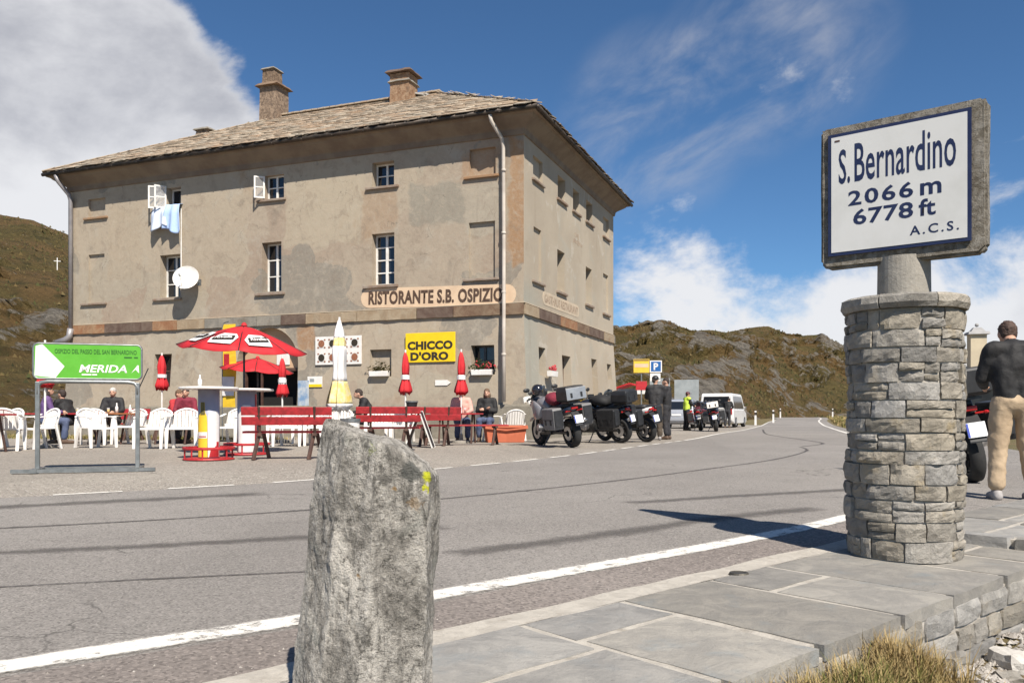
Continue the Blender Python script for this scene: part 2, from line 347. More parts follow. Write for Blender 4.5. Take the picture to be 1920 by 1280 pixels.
# ------------------------------------------------------------------ mesh helpers
def mkobj(name, data, parent=None, label=None, cat=None, group=None, kind=None, loc=None, rot=None):
    o = bpy.data.objects.new(name, data); COL.objects.link(o)
    if parent is not None: o.parent = parent
    if loc is not None: o.location = loc
    if rot is not None: o.rotation_euler = rot
    for k, v in (('label', label), ('category', cat), ('group', group), ('kind', kind)):
        if v: o[k] = v
    return o
def thing(name, label, cat, loc=(0, 0, 0), rz=0, group=None, rot=None):
    return mkobj(name, None, None, label, cat, group, None, loc, rot or (0, 0, rz))
class MB:
    def __init__(s): s.v = []; s.f = []; s.m = []; s.X = Matrix()
    def add(s, vs, fs, mi=0):
        o = len(s.v); s.v += [tuple(s.X @ Vector(v)) for v in vs]; s.f += [tuple(i + o for i in f) for f in fs]; s.m += [mi] * len(fs); return s
    def box(s, c, d, rot=None, mi=0, taper=1.0):
        x, y, z = (q / 2 for q in d); k = taper
        vs = [(-x, -y, -z), (x, -y, -z), (x, y, -z), (-x, y, -z), (-x * k, -y * k, z), (x * k, -y * k, z), (x * k, y * k, z), (-x * k, y * k, z)]
        Rm = rot if rot is not None else Matrix.Identity(3)
        vs = [tuple((Rm @ Vector(v)) + Vector(c)) for v in vs]
        return s.add(vs, [(0, 3, 2, 1), (4, 5, 6, 7), (0, 1, 5, 4), (1, 2, 6, 5), (2, 3, 7, 6), (3, 0, 4, 7)], mi)
    def cyl(s, p0, p1, r0, r1=None, n=12, mi=0, cap=True):
        r1 = r0 if r1 is None else r1; p0 = Vector(p0); p1 = Vector(p1); d = (p1 - p0).normalized()
        a = d.orthogonal().normalized(); b = d.cross(a); vs = []
        for p, r in ((p0, r0), (p1, r1)):
            for i in range(n):
                q = 2 * PI * i / n; vs.append(tuple(p + a * (math.cos(q) * r) + b * (math.sin(q) * r)))
        fs = [(i, (i + 1) % n, n + (i + 1) % n, n + i) for i in range(n)]
        if cap: fs += [tuple(range(n - 1, -1, -1)), tuple(range(n, 2 * n))]
        return s.add(vs, fs, mi)
    def tube(s, pts, r, n=8, mi=0):
        pts = [Vector(p) for p in pts]; rs = r if isinstance(r, (list, tuple)) else [r] * len(pts); vs = []; up = None
        for i, p in enumerate(pts):
            d = (pts[min(i + 1, len(pts) - 1)] - pts[max(i - 1, 0)]).normalized()
            a = d.orthogonal().normalized() if up is None else (up - d * up.dot(d)).normalized()
            up = a; b = d.cross(a)
            for k in range(n):
                q = 2 * PI * k / n; vs.append(tuple(p + a * (math.cos(q) * rs[i]) + b * (math.sin(q) * rs[i])))
        fs = [(i * n + k, i * n + (k + 1) % n, (i + 1) * n + (k + 1) % n, (i + 1) * n + k) for i in range(len(pts) - 1) for k in range(n)]
        fs += [tuple(range(n - 1, -1, -1)), tuple(range((len(pts) - 1) * n, len(pts) * n))]
        return s.add(vs, fs, mi)
    def lathe(s, prof, c=(0, 0, 0), n=20, axis='z', mi=0, closed=False):
        vs = []
        for r, h in prof:
            for k in range(n):
                q = 2 * PI * k / n; x, y = r * math.cos(q), r * math.sin(q)
                v = (x, y, h) if axis == 'z' else ((x, h, y) if axis == 'y' else (h, x, y))
                vs.append((v[0] + c[0], v[1] + c[1], v[2] + c[2]))
        L = len(prof)
        fs = [(i * n + k, i * n + (k + 1) % n, (i + 1) * n + (k + 1) % n, (i + 1) * n + k) for i in range(L - 1) for k in range(n)]
        if closed: fs += [((L - 1) * n + k, (L - 1) * n + (k + 1) % n, (k + 1) % n, k) for k in range(n)]
        else: fs += [tuple(range(n - 1, -1, -1)), tuple(range((L - 1) * n, L * n))]
        return s.add(vs, fs, mi)
    def prism(s, prof, a, b, axis='y', mi=0, ka=1.0):
        """profile polygon extruded between a and b along axis"""
        n = len(prof); cx = sum(p[0] for p in prof) / n; cz = sum(p[1] for p in prof) / n
        def P(p, h, k=1.0):
            x, z = cx + (p[0] - cx) * k, cz + (p[1] - cz) * k
            return (x, h, z) if axis == 'y' else ((h, x, z) if axis == 'x' else (x, z, h))
        vs = [P(p, a, ka) for p in prof] + [P(p, b, ka) for p in prof]
        return s.add(vs, [tuple(range(n)), tuple(range(2 * n - 1, n - 1, -1))] + [(i, n + i, n + (i + 1) % n, (i + 1) % n) for i in range(n)], mi)
    def loft(s, rings, mi=0, caps=True):
        n = len(rings[0]); vs = [v for r in rings for v in r]
        fs = [(i * n + k, i * n + (k + 1) % n, (i + 1) * n + (k + 1) % n, (i + 1) * n + k) for i in range(len(rings) - 1) for k in range(n)]
        if caps: fs += [tuple(range(n - 1, -1, -1)), tuple(range((len(rings) - 1) * n, len(rings) * n))]
        return s.add(vs, fs, mi)
    def ball(s, c, r, n=10, mi=0):
        rx, ry, rz = r if isinstance(r, (tuple, list)) else (r, r, r); h = n // 2 + 1
        vs = [(c[0], c[1], c[2] - rz)]
        for i in range(1, h):
            a = -PI / 2 + PI * i / h
            for k in range(n):
                q = 2 * PI * k / n; vs.append((c[0] + rx * math.cos(a) * math.cos(q), c[1] + ry * math.cos(a) * math.sin(q), c[2] + rz * math.sin(a)))
        vs.append((c[0], c[1], c[2] + rz)); T = len(vs) - 1
        fs = [(0, 1 + (k + 1) % n, 1 + k) for k in range(n)]
        fs += [(1 + i * n + k, 1 + i * n + (k + 1) % n, 1 + (i + 1) * n + (k + 1) % n, 1 + (i + 1) * n + k) for i in range(h - 2) for k in range(n)]
        fs += [(T, 1 + (h - 2) * n + k, 1 + (h - 2) * n + (k + 1) % n) for k in range(n)]
        return s.add(vs, fs, mi)
    def mesh(s, name='m', mats=(), smooth=False, fix=True):
        me = bpy.data.meshes.new(name); me.from_pydata(s.v, [], s.f)
        for m in mats: me.materials.append(MATS[m] if isinstance(m, str) else m)
        if len(mats) > 1: me.polygons.foreach_set('material_index', s.m)
        if fix:
            bm = bmesh.new(); bm.from_mesh(me); bmesh.ops.recalc_face_normals(bm, faces=bm.faces); bm.to_mesh(me); bm.free()
        if smooth: me.polygons.foreach_set('use_smooth', [True] * len(me.polygons))
        me.update(); return me
    def build(s, name, mat, parent=None, smooth=False, bevel=0, sub=0, **kw):
        mats = mat if isinstance(mat, (list, tuple)) else [mat]
        o = mkobj(name, s.mesh(name, mats, smooth), parent, **kw)
        if bevel:
            b = o.modifiers.new('bevel', 'BEVEL'); b.width = bevel; b.segments = 2; b.limit_method = 'ANGLE'; b.angle_limit = R(35)
        if sub:
            u = o.modifiers.new('sub', 'SUBSURF'); u.levels = sub; u.render_levels = sub
        return o
def copy_thing(root, loc, rz, label, group=None):
    r = root.copy(); COL.objects.link(r); r.location = loc; r.rotation_euler = (0, 0, rz); r['label'] = label
    if group: r['group'] = group
    for ch in root.children:
        c = ch.copy(); COL.objects.link(c); c.parent = r
        for g in ch.children:
            d = g.copy(); COL.objects.link(d); d.parent = c
    return r
def rotz(a): return Matrix.Rotation(a, 3, 'Z')
def text_obj(body, w, h, name, mat, parent, M4, depth=.004, bold=0.0, spacing=1.0, keep=False, xform=None):
    """flat lettering: w x h, centred on the origin of M4, reading along +x and facing -y"""
    cu = bpy.data.curves.new('t', 'FONT'); cu.body = body; cu.size = 1; cu.offset = bold; cu.space_character = spacing; cu.resolution_u = 3
    cu.fill_mode = 'FRONT'
    ob = bpy.data.objects.new('t', cu); COL.objects.link(ob); bpy.context.view_layer.update()
    me = bpy.data.meshes.new_from_object(ob.evaluated_get(bpy.context.evaluated_depsgraph_get()))
    bpy.data.objects.remove(ob); bpy.data.curves.remove(cu)
    co = np.array([v.co[:] for v in me.vertices]); lo, hi = co.min(0), co.max(0)
    for v in me.vertices:
        x = (v.co.x - (lo[0] + hi[0]) / 2) / (hi[0] - lo[0]) * w; z = (v.co.y - (lo[1] + hi[1]) / 2) / (hi[1] - lo[1]) * h
        if xform: x, z = xform(x, z)
        v.co = M4 @ Vector((x, -depth, z))
    me.materials.clear(); me.materials.append(MATS[mat]); me.update()
    return mkobj(name, me, parent)
def jitter(o, amp, scale=8, seed=0):
    me = o.data
    for v in me.vertices:
        n = noise.noise_vector(Vector(v.co) * scale + Vector((seed, seed * 1.7, 3))); v.co += n * amp
    me.update()
def store_attr(me, name, vals):
    a = me.attributes.new(name, 'FLOAT', 'POINT'); a.data.foreach_set('value', list(vals))

# ------------------------------------------------------------------ ground shape
GY = [-400, -50, 0, 18, 35, 55, 90, 120, 400]; GZ = [-3, -.5, 0, .22, .2, .2, .66, .5, -3]
def G(y):
    return float(sum(np.interp(y + d, GY, GZ) for d in (-2, -1, 0, 1, 2)) / 5)
U = Vector((.745, .667)).normalized(); NV = Vector((U.y, -U.x)); O0 = Vector((-.276, 3.09))
def st(s, tt, z=None):
    p = O0 + U * s + NV * tt; return Vector((p.x, p.y, G(p.y) if z is None else z))
def to_st(x, y):
    d = Vector((x, y)) - O0; return d.dot(U), d.dot(NV)
def sstep(x, a, b):
    k = min(1, max(0, (x - a) / (b - a))); return k * k * (3 - 2 * k)
def ground_z(x, y):
    s_, t_ = to_st(x, y)
    drop = sstep(t_, .78, .92) * (1 - sstep(s_, 9, 14)) * (.09 + .17 * sstep(s_, 1.5, 2.3) + .30 * sstep(t_, .95, 2.2))
    bumpy = .05 * noise.noise(Vector((x * 2.2, y * 2.2, 0))) + .03 * noise.noise(Vector((x * 7, y * 7, 4))) if t_ > .8 and s_ < 13 else 0
    return G(y) - .045 - drop + bumpy
xs = sorted(set([round(v, 3) for v in np.concatenate([np.linspace(-400, -40, 19), np.arange(-40, -5, 2.5), np.arange(-5, 0, .5), np.arange(0, 6.5, .11), np.arange(6.5, 14, .6), np.arange(14, 60, 3), np.linspace(60, 600, 19)])]))
ys = sorted(set([round(v, 3) for v in np.concatenate([np.linspace(-300, -10, 12), np.arange(-10, .8, .8), np.arange(.8, 6.5, .11), np.arange(6.5, 14, .5), np.arange(14, 120, 2.0), np.linspace(120, 900, 24)])]))
vs = [(x, y, ground_z(x, y)) for y in ys for x in xs]; nx = len(xs)
fs = [(j * nx + i, j * nx + i + 1, (j + 1) * nx + i + 1, (j + 1) * nx + i) for j in range(len(ys) - 1) for i in range(nx - 1)]
m_, t, b = mat_base('meadow'); p = coords(t)
n1 = t.noise(p, .6, 6, .65); n2 = t.noise(p, 9, 6, .7); n3 = t.noise(p, 60, 4, .7)
col = t.mix(t.ramp(n1, .35, .65), (.115, .105, .035), (.17, .12, .055))
col = t.mix(t.math('MULTIPLY', t.ramp(n2, .5, .7), .6), col, (.24, .185, .11))
col = t.mix(t.math('MULTIPLY', t.ramp(n3, .5, .3), .6), col, (.05, .045, .018))
t.set(b.inputs['Base Color'], col); b.inputs['Roughness'].default_value = .95; bump(t, b, t.math('ADD', n2, n3), .8, .05)
me = bpy.data.meshes.new('ground'); me.from_pydata(vs, [], fs); me.materials.append(m_); me.polygons.foreach_set('use_smooth', [True] * len(fs))
mkobj('ground', me, kind='structure')

def resample(pts, n):
    P = [Vector(p) for p in pts]; out = []
    seg = len(P) - 1; L = [0]
    for i in range(seg): L.append(L[-1] + (P[i + 1] - P[i]).length)
    for k in range(n):
        d = L[-1] * k / (n - 1); i = min(seg - 1, max(j for j in range(seg) if L[j] <= d + 1e-9)); f = (d - L[i]) / (L[i + 1] - L[i])
        a, b_, c, e = P[max(i - 1, 0)], P[i], P[i + 1], P[min(i + 2, seg)]
        out.append(.5 * ((2 * b_) + (c - a) * f + (2 * a - 5 * b_ + 4 * c - e) * f * f + (3 * b_ - a - 3 * c + e) * f ** 3))
    return out
NEAR = [(-22, -12), (-12, -4.9), (-5, .38), (-1.74, 2.84), (-.91, 3.45), (-.35, 3.93), (2.56, 6.53), (5.4, 10.2), (8.6, 17), (11.1, 26), (12.0, 29.4), (14.35, 36.6), (16.8, 43.9), (25.1, 68.4), (31.0, 84), (34.5, 97), (34, 125)]
FAR = [(-30, -8.5), (-18, -.6), (-9.5, 5.1), (-4.81, 8.1), (-3.6, 8.95), (-2.4, 9.95), (-.77, 12.05), (.35, 13.68), (1.88, 16.38), (4.81, 22.88), (7.75, 31.16), (11.41, 40.65), (19.73, 64.5), (25.5, 81), (27.5, 97), (27, 125)]
RIGHT = [(-22, -12.9), (-12, -6.3), (-6, -1.9), (-2.5, 1.10), tuple(O0), tuple(O0 + U * 3), tuple(O0 + U * 6), tuple(O0 + U * 9.3), (8.8, 13), (11.2, 21), (12.7, 29.4), (15.1, 36.6), (17.5, 43.9), (25.8, 68.4), (31.7, 84), (35.2, 97), (34.8, 125)]
def strip_mesh(A, B, n, m, dz, mat, name, parent=None, kind=None):
    a = resample(A, n); b_ = resample(B, n); vs = []; fs = []
    for i in range(n):
        for j in range(m + 1):
            q = a[i].lerp(b_[i], j / m); vs.append((q.x, q.y, G(q.y) + dz))
    for i in range(n - 1):
        for j in range(m):
            k = i * (m + 1) + j; fs.append((k, k + 1, k + m + 2, k + m + 1))
    me = bpy.data.meshes.new(name); me.from_pydata(vs, [], fs); me.materials.append(MATS[mat])
    return mkobj(name, me, parent, kind=kind)
# forecourt of gravel between the road and the inn
strip_mesh([(-40, -7), (-26, -6), (-9.5, 4.6), (-2.4, 9.5), (1.88, 16), (4.81, 22.5), (7.75, 30.8), (11.41, 40.2), (17, 57)],
           [(-60, 14), (-46, 24), (-26, 27), (-14, 30), (-2, 33), (5, 42), (6, 50), (7, 56), (9, 64)], 90, 22, -.008, 'gravel', 'forecourt', kind='structure')
road = strip_mesh(RIGHT, FAR, 240, 10, .006, 'asphalt', 'road', kind='structure')

def ribbon(pts, width, dz, mat, name, parent, n=None, wob=0.0, ts=None):
    P = resample(pts, n or max(2, int(len(pts) * 12))); vs = []; uvs = []
    for i, q in enumerate(P):
        d = (P[min(i + 1, len(P) - 1)] - P[max(i - 1, 0)]).normalized(); nn = Vector((-d.y, d.x))
        w = width * (1 + wob * noise.noise(Vector((q.x * 3, q.y * 3, 1)))) / 2
        if ts: w *= ts(i / (len(P) - 1))
        for s_ in (-1, 1):
            r_ = q + nn * (w * s_); vs.append((r_.x, r_.y, G(r_.y) + dz))
    fs = [(2 * i, 2 * i + 2, 2 * i + 3, 2 * i + 1) for i in range(len(P) - 1)]
    me = bpy.data.meshes.new(name); me.from_pydata(vs, [], fs); me.materials.append(MATS[mat])
    uv = me.uv_layers.new(name='UVMap')
    for poly in me.polygons:
        for li in poly.loop_indices:
            vi = me.loops[li].vertex_index; uv.data[li].uv = ((vi // 2) / (len(P) - 1), vi % 2)
    return mkobj(name, me, parent)
ribbon(NEAR[:12], .205, .012, 'road_paint', 'edge_line', road, 200, .10)
ribbon(NEAR[11:16], .17, .012, 'road_paint', 'edge_line', road, 80, .08)
# dashed line on the forecourt side, then a solid one further on
FP = resample(FAR, 2600); Lc = [0]
for i in range(1, len(FP)): Lc.append(Lc[-1] + (FP[i] - FP[i - 1]).length)
def far_at(d): return FP[min(len(FP) - 1, int(np.searchsorted(Lc, d)))]
i0 = min(range(len(FP)), key=lambda i: (FP[i] - Vector((-8.5, 5.8))).length); d = Lc[i0]
while True:
    a, c = far_at(d), far_at(d + .72)
    if a.y > 21.5: break
    ribbon([a, far_at(d + .36), c], .11, .012, 'road_paint', 'dash', road, 8)
    d += 1.14
ribbon([far_at(d + k * 1.2) for k in range(48)], .13, .012, 'road_paint', 'edge_line', road, 120)
# tar bands, crack seals and rubber streaks
def mid(f0, a, b, n=14):
    P, Q = resample(NEAR, 400), resample(FAR, 400)
    return [P[i].lerp(Q[i], f0) for i in np.linspace(int(a * 399), int(b * 399), n).astype(int)]
ribbon([(-.42, 4.97), (.25, 5.45), (.9, 5.98), (1.5, 6.5), (2.0, 6.85), (2.7, 7.25)], .36, .0095, 'tar', 'tar_band', road, 40, .25)
ribbon([(-4.5, 4.7), (-2.6, 5.2), (-1.3, 5.7), (-.4, 6.15)], .30, .009, 'tar', 'tar_band', road, 40, .3)
ribbon([(-7, 5.7), (-5.2, 6.9), (-3.6, 7.8), (-2.4, 8.5)], .5, .009, 'tar', 'tar_band', road, 40, .3)
ribbon([(1.0, 7.6), (2.4, 8.3), (3.9, 9.0), (5.0, 9.7)], .32, .009, 'tar', 'tar_band', road, 40, .3)
ribbon([(-6.4, 5.1), (-3.6, 6.1), (-1.9, 7.0), (-.5, 8.1), (1.0, 9.6), (2.6, 11.5), (4.3, 13.7), (5.7, 16.2), (6.2, 18)], .10, .0105, 'tar_thin', 'crack_seal', road, 120, .6)
ribbon([(6.2, 18), (7.4, 19.9), (8.0, 23), (8.6, 27), (9.4, 31), (12, 40)], .13, .0105, 'tar_thin', 'crack_seal', road, 90, .6)
ribbon([(-3.2, 3.9), (-1.8, 4.3), (-1.0, 4.5)], .05, .0105, 'tar_thin', 'crack_seal', road, 40, .6)
# rougher reddish strip between white line and slabs, and the pale concrete haunch along the slabs
a_ = [(-12, -5.05), (-5, .24), (-1.70, 2.72), (-.87, 3.33), (-.30, 3.82), (2.62, 6.44), (4.2, 8.5)]
strip_mesh([tuple(O0 + U * s_ + NV * -.03) for s_ in (-9, -5, -3, -1.5, 0, 2, 4.6)], a_, 60, 5, .0095, 'asphalt_strip', 'road_shoulder', road)
ribbon([st(s_, -.07).to_2d() for s_ in np.linspace(-5, 9, 40)], .16, .016, 'road_paint', 'haunch', road, 100, .3).data.materials[0] = MATS['mortar']

# ------------------------------------------------------------------ hills behind
SIL = [(-2400, 420), (-600, 360), (-200, 378), (0, 402), (60, 412), (125, 438), (300, 520), (600, 620), (900, 645), (1100, 628), (1150, 618), (1182, 615), (1212, 601), (1262, 606), (1300, 619), (1330, 617), (1360, 622), (1400, 614), (1440, 611), (1475, 626), (1500, 629), (1540, 627), (1580, 646), (1700, 690), (1800, 715), (2000, 735), (2600, 745), (5000, 700)]
Y0 = [(-2400, 30), (-600, 36), (125, 42), (600, 60), (1200, 61), (1330, 66), (1400, 74), (1480, 92), (1540, 99), (1700, 108), (2600, 130), (5000, 150)]
YR = [(-2400, 110), (125, 125), (600, 140), (1200, 140), (1540, 170), (2600, 260), (5000, 300)]
def hill_mesh(p0, p1, na, nb, name):
    pxs = np.linspace(p0, p1, na); vs = []; rock = []
    sx, sy = zip(*SIL); y0x, y0y = zip(*Y0); yrx, yry = zip(*YR)
    for j in range(nb):
        f = j / (nb - 1) * 1.35
        for px in pxs:
            a = (px - 960) / 1568; y0 = np.interp(px, y0x, y0y); yr = np.interp(px, yrx, yry)
            Y = y0 + (yr - y0) * f; X = a * Y; zr = .9 + (778 - np.interp(px, sx, sy)) / 1568 * yr; zb = G(Y) - 1.0
            g = f ** .9 if f < 1 else 1 - (f - 1) * 1.0
            z = zb + (zr - zb) * g
            k = min(1, f * 3) * min(1, (1.35 - f) * 5)
            # slanting rock bands, falling to the right
            q = Vector(((X * .75 + z * 1.5) * .060, Y * .05, (z * 1.3 - X * .22) * .20))
            r1 = 1 - abs(noise.fractal(q, 1.0, 2.1, 5)) * 2
            r2 = noise.fractal(Vector((X * .05, Y * .05, z * .08)), 1.0, 2.0, 5)
            r3 = noise.fractal(Vector((X * .35, Y * .3, z * .5)), .8, 2.1, 4); vq = noise.voronoi(Vector((X * .28 + z * .35, Y * .22, z * .6 - X * .12)))[0]; vf = min(.5, vq[1] - vq[0])
            amp = 1.7 * k
            rk = (r1 - .60) * 1.5 + r2 * .5 + (.34 if 1130 < px < 1400 else (.10 if px > 600 else .10 - .45 * sstep(f, .25, .6)))
            step = sstep(rk, .25, .6)
            damp = .12 + .88 * sstep(abs(f - 1), .05, .22)
            z += amp * (r2 * .9 * damp + .35 * step * damp + .16 * r3 * (.4 + step) + .7 * vf * step * damp)
            Y2 = Y - step * 1.6 * k
            vs.append((X, Y2, z)); rock.append(min(1, max(0, rk)))
    fs = [(j * na + i, j * na + i + 1, (j + 1) * na + i + 1, (j + 1) * na + i) for j in range(nb - 1) for i in range(na - 1)]
    me = bpy.data.meshes.new(name); me.from_pydata(vs, [], fs); store_attr(me, 'rock', rock)
    me.polygons.foreach_set('use_smooth', [True] * len(fs))
    return me, vs, rock
m_, t, b = mat_base('hill'); p = coords(t)
rk = t.new('ShaderNodeAttribute', attribute_name='rock').outputs['Fac']
pm = t.mapping(t.mapping(p, rot=(0, R(-30), 0)), (.55, .8, 2.4))
a1 = t.noise(p, .09, 6, .6); a2 = t.noise(p, .55, 7, .68); a3 = t.noise(p, 2.6, 6, .75); a4 = t.noise(pm, .7, 8, .72, .8)
col = t.mix(t.ramp(a1, .4, .6), (.190, .120, .050), (.140, .108, .040))
col = t.mix(t.math('MULTIPLY', t.ramp(a2, .48, .66), .8), col, (.062, .056, .022))
col = t.mix(t.math('MULTIPLY', t.ramp(a3, .52, .72), .55), col, (.18, .12, .052))
col = t.mix(t.math('MULTIPLY', t.ramp(a3, .44, .30), .5), col, (.035, .030, .012))
rc = t.mix(t.ramp(a4, .35, .62), (.13, .112, .088), (.30, .265, .215))
rc = t.mix(t.math('MULTIPLY', t.ramp(a3, .5, .34), .7), rc, (.05, .046, .038))
rm = t.ramp(t.math('ADD', t.math('MULTIPLY', rk, .75), t.math('ADD', t.math('MULTIPLY', t.math('SUBTRACT', a4, .5), 1.7), t.math('MULTIPLY', t.math('SUBTRACT', a3, .5), .7))), .36, .54)
t.set(b.inputs['Base Color'], t.mix(rm, col, rc)); b.inputs['Roughness'].default_value = .95; b.inputs['Specular IOR Level'].default_value = .15
bump(t, b, t.math('ADD', t.math('ADD', t.math('MULTIPLY', a2, 1.0), t.math('MULTIPLY', a4, 1.3)), t.math('MULTIPLY', a3, .6)), 1.0, 1.35)
HV = []
for nm, p0, p1, na, nb in (('hillside', -700, 300, 220, 150), ('hillside', -2400, -700, 70, 60), ('hillside', 300, 900, 60, 60), ('hillside', 900, 1900, 460, 190), ('hillside', 1900, 5000, 80, 60)):
    me, vs, rkv = hill_mesh(p0, p1, na, nb, nm); me.materials.append(m_); mkobj(nm, me, kind='structure')
    HV += [v for v, r_ in zip(vs, rkv) if r_ < .45 and v[1] < 200 and -.75 < v[0] / v[1] < .55]
# low heath tufts that break up the slopes: one mass nobody could count
vs = []; fs = []; rv = []
for k in range(24000):
    x, y, z = HV[rng.integers(len(HV))]
    x += rng.normal() * .5; s_ = rng.uniform(.06, .2); a = rng.uniform(0, PI); c = rng.random(); o = len(vs)
    for q in range(3):
        aa = a + q * 2.1; vs.append((x + s_ * math.cos(aa) * rng.uniform(.7, 1.6), y + s_ * math.sin(aa), z - .15)); rv.append(c)
    vs.append((x + rng.normal() * .05, y, z + s_ * rng.uniform(.5, 1.3))); rv.append(c)
    fs += [(o, o + 1, o + 3), (o + 1, o + 2, o + 3), (o + 2, o, o + 3)]
me = bpy.data.meshes.new('heath'); me.from_pydata(vs, [], fs); store_attr(me, 'rnd', rv); me.materials.append(MATS['heath'])
mkobj('heath', me, label='low brown and green heath tufts over the rocky hillsides', cat='heath', kind='stuff')
# far ridge to the right, over the pass
vs = []; na = 80
for i in range(na):
    X = 250 + i * 12; h = 52 + 22 * noise.fractal(Vector((X * .006, 3, 0)), 1, 2, 5)
    for j, (yy, k) in enumerate(((520, 0), (600, .6), (680, 1), (760, .5))): vs.append((X, yy + 10 * noise.noise(Vector((X * .03, j, 0))), -6 + h * k + 4 * noise.noise(Vector((X * .05, j * 3, 1)))))
fs = [(i * 4 + j, i * 4 + 4 + j, i * 4 + 5 + j, i * 4 + 1 + j) for i in range(na - 1) for j in range(3)]
me = bpy.data.meshes.new('far_ridge'); me.from_pydata(vs, [], fs); me.materials.append(m_); store_attr(me, 'rock', [.6] * len(vs)); mkobj('far_ridge', me, kind='structure')

# ------------------------------------------------------------------ slab pavement and its retaining edge
pave = mkobj('pavement', None, kind='structure')
base = MB()
for s0, s1, zz in ((-4, 3.87, .0160), (3.87, 9.2, .0700)):
    n = 14
    for i in range(n):
        a, c = s0 + (s1 - s0) * i / n, s0 + (s1 - s0) * (i + 1) / n
        A = [st(a, .0), st(c, .0), st(c, .93), st(a, .93)]
        vs = [(q.x, q.y, q.z + zz) for q in A] + [(q.x, q.y, q.z - .16) for q in A]
        base.add(vs, [(0, 1, 2, 3), (4, 7, 6, 5), (0, 4, 5, 1), (1, 5, 6, 2), (2, 6, 7, 3), (3, 7, 4, 0)])
base.build('mortar_bed', 'mortar', pave)
def slab(s0, s1, t0, t1, dz, seed, skew=(0, 0, 0, 0)):
    g = .019; rr = random.Random(seed); hgt = rr.uniform(.010, .016)
    nx_, ny_ = max(2, int((s1 - s0) / .12)), max(2, int((t1 - t0) / .12)); vs = []; top = {}
    for j in range(ny_ + 1):
        for i in range(nx_ + 1):
            fx, fy = i / nx_, j / ny_
            a = s0 + g + (s1 - s0 - 2 * g) * fx + (skew[0] * (1 - fy) * (1 - fx) + skew[1] * (1 - fy) * fx + skew[2] * fy * fx + skew[3] * fy * (1 - fx))
            c = t0 + g + (t1 - t0 - 2 * g) * fy
            edge = (i in (0, nx_)) or (j in (0, ny_))
            if edge: a += rr.uniform(-.006, .006); c += rr.uniform(-.006, .006)
            q = st(a, c); zz = q.z + dz + hgt + (.004 * noise.noise(Vector((q.x * 5, q.y * 5, seed))) + .0025 * noise.noise(Vector((q.x * 17, q.y * 17, seed)))) - (.005 if edge else 0)
            vs.append((q.x, q.y, zz))
    w = nx_ + 1
    fs = [(j * w + i, j * w + i + 1, (j + 1) * w + i + 1, (j + 1) * w + i) for j in range(ny_) for i in range(nx_)]
    ring = [i for i in range(w)] + [j * w + nx_ for j in range(1, ny_ + 1)] + [ny_ * w + i for i in range(nx_ - 1, -1, -1)] + [j * w for j in range(ny_ - 1, 0, -1)]
    o = len(vs); vs += [(vs[i][0], vs[i][1], vs[i][2] - .06) for i in ring]; n = len(ring)
    fs += [(ring[k], o + k, o + (k + 1) % n, ring[(k + 1) % n]) for k in range(n)]
    mb = MB(); mb.add(vs, fs); ob = mb.build('slab', 'slab_stone', pave, smooth=False); return ob
sk = 1
for a, c, t0, t1, w in [(-3.6, -2.5, 0, .5, 0), (-3.6, -2.7, .5, .99, 0), (-2.5, -1.4, 0, .99, 0), (-1.4, -.55, 0, .55, 0), (-1.4, -.4, .55, .99, 0), (-.55, .40, 0, .45, 0), (-.4, .42, .45, .99, 0), (.40, 1.02, 0, .33, 0), (.42, 1.0, .33, .99, 0), (1.02, 1.69, 0, .99, 0),
                    (1.69, 2.23, 0, .36, 0), (1.69, 2.25, .36, .99, 0), (2.23, 2.92, 0, .99, 0), (2.92, 3.42, 0, .99, 0), (3.42, 3.84, 0, .55, 0), (3.42, 3.84, .55, .99, 0)]:
    slab(a, c, t0, t1, .012, sk); sk += 1
for a, c, t0, t1 in [(3.98, 4.75, 0, .5), (3.98, 4.6, .5, .99), (4.75, 5.6, 0, .35), (4.6, 5.4, .5, .99), (4.75, 5.6, .35, .5), (5.6, 6.5, 0, .55), (5.4, 6.5, .55, .99), (6.5, 7.4, 0, .99), (7.4, 8.3, 0, .6), (7.4, 8.3, .6, .99), (8.3, 9.2, 0, .99)]:
    slab(a, c, t0, t1, .066, sk); sk += 1
def rough_block(c, d, rz, mat, parent, name='stone', seed=0, amp=.012, bev=.01):
    """rough-hewn block: subdivided box pushed about by noise"""
    bm = bmesh.new(); bmesh.ops.create_cube(bm, size=1)
    bmesh.ops.subdivide_edges(bm, edges=bm.edges, cuts=2, use_grid_fill=True)
    for v in bm.verts:
        q = v.co.copy(); r_ = max(abs(q.x), abs(q.y), abs(q.z)); k = 1 - .05 * (sum(abs(w) > .49 for w in q) - 1)
        v.co = Vector((q.x * d[0] * k, q.y * d[1] * k, q.z * d[2] * k)) + noise.noise_vector(q * 2.3 + Vector((seed * 3.1, seed, seed * .7))) * amp
    me = bpy.data.meshes.new(name); bm.to_mesh(me); bm.free(); me.materials.append(MATS[mat])
    return mkobj(name, me, parent, loc=c, rot=(0, 0, rz))
ang = math.atan2(U.y, U.x)
# kerb stones of the raised part
for k, (t0, t1) in enumerate(((.02, .36), (.385, .70), (.725, .98))):
    q = st(3.90, (t0 + t1) / 2); rough_block((q.x, q.y, q.z + .028), (.14, t1 - t0, .12), ang, 'slab_stone', pave, 'kerb_stone', k, .006)
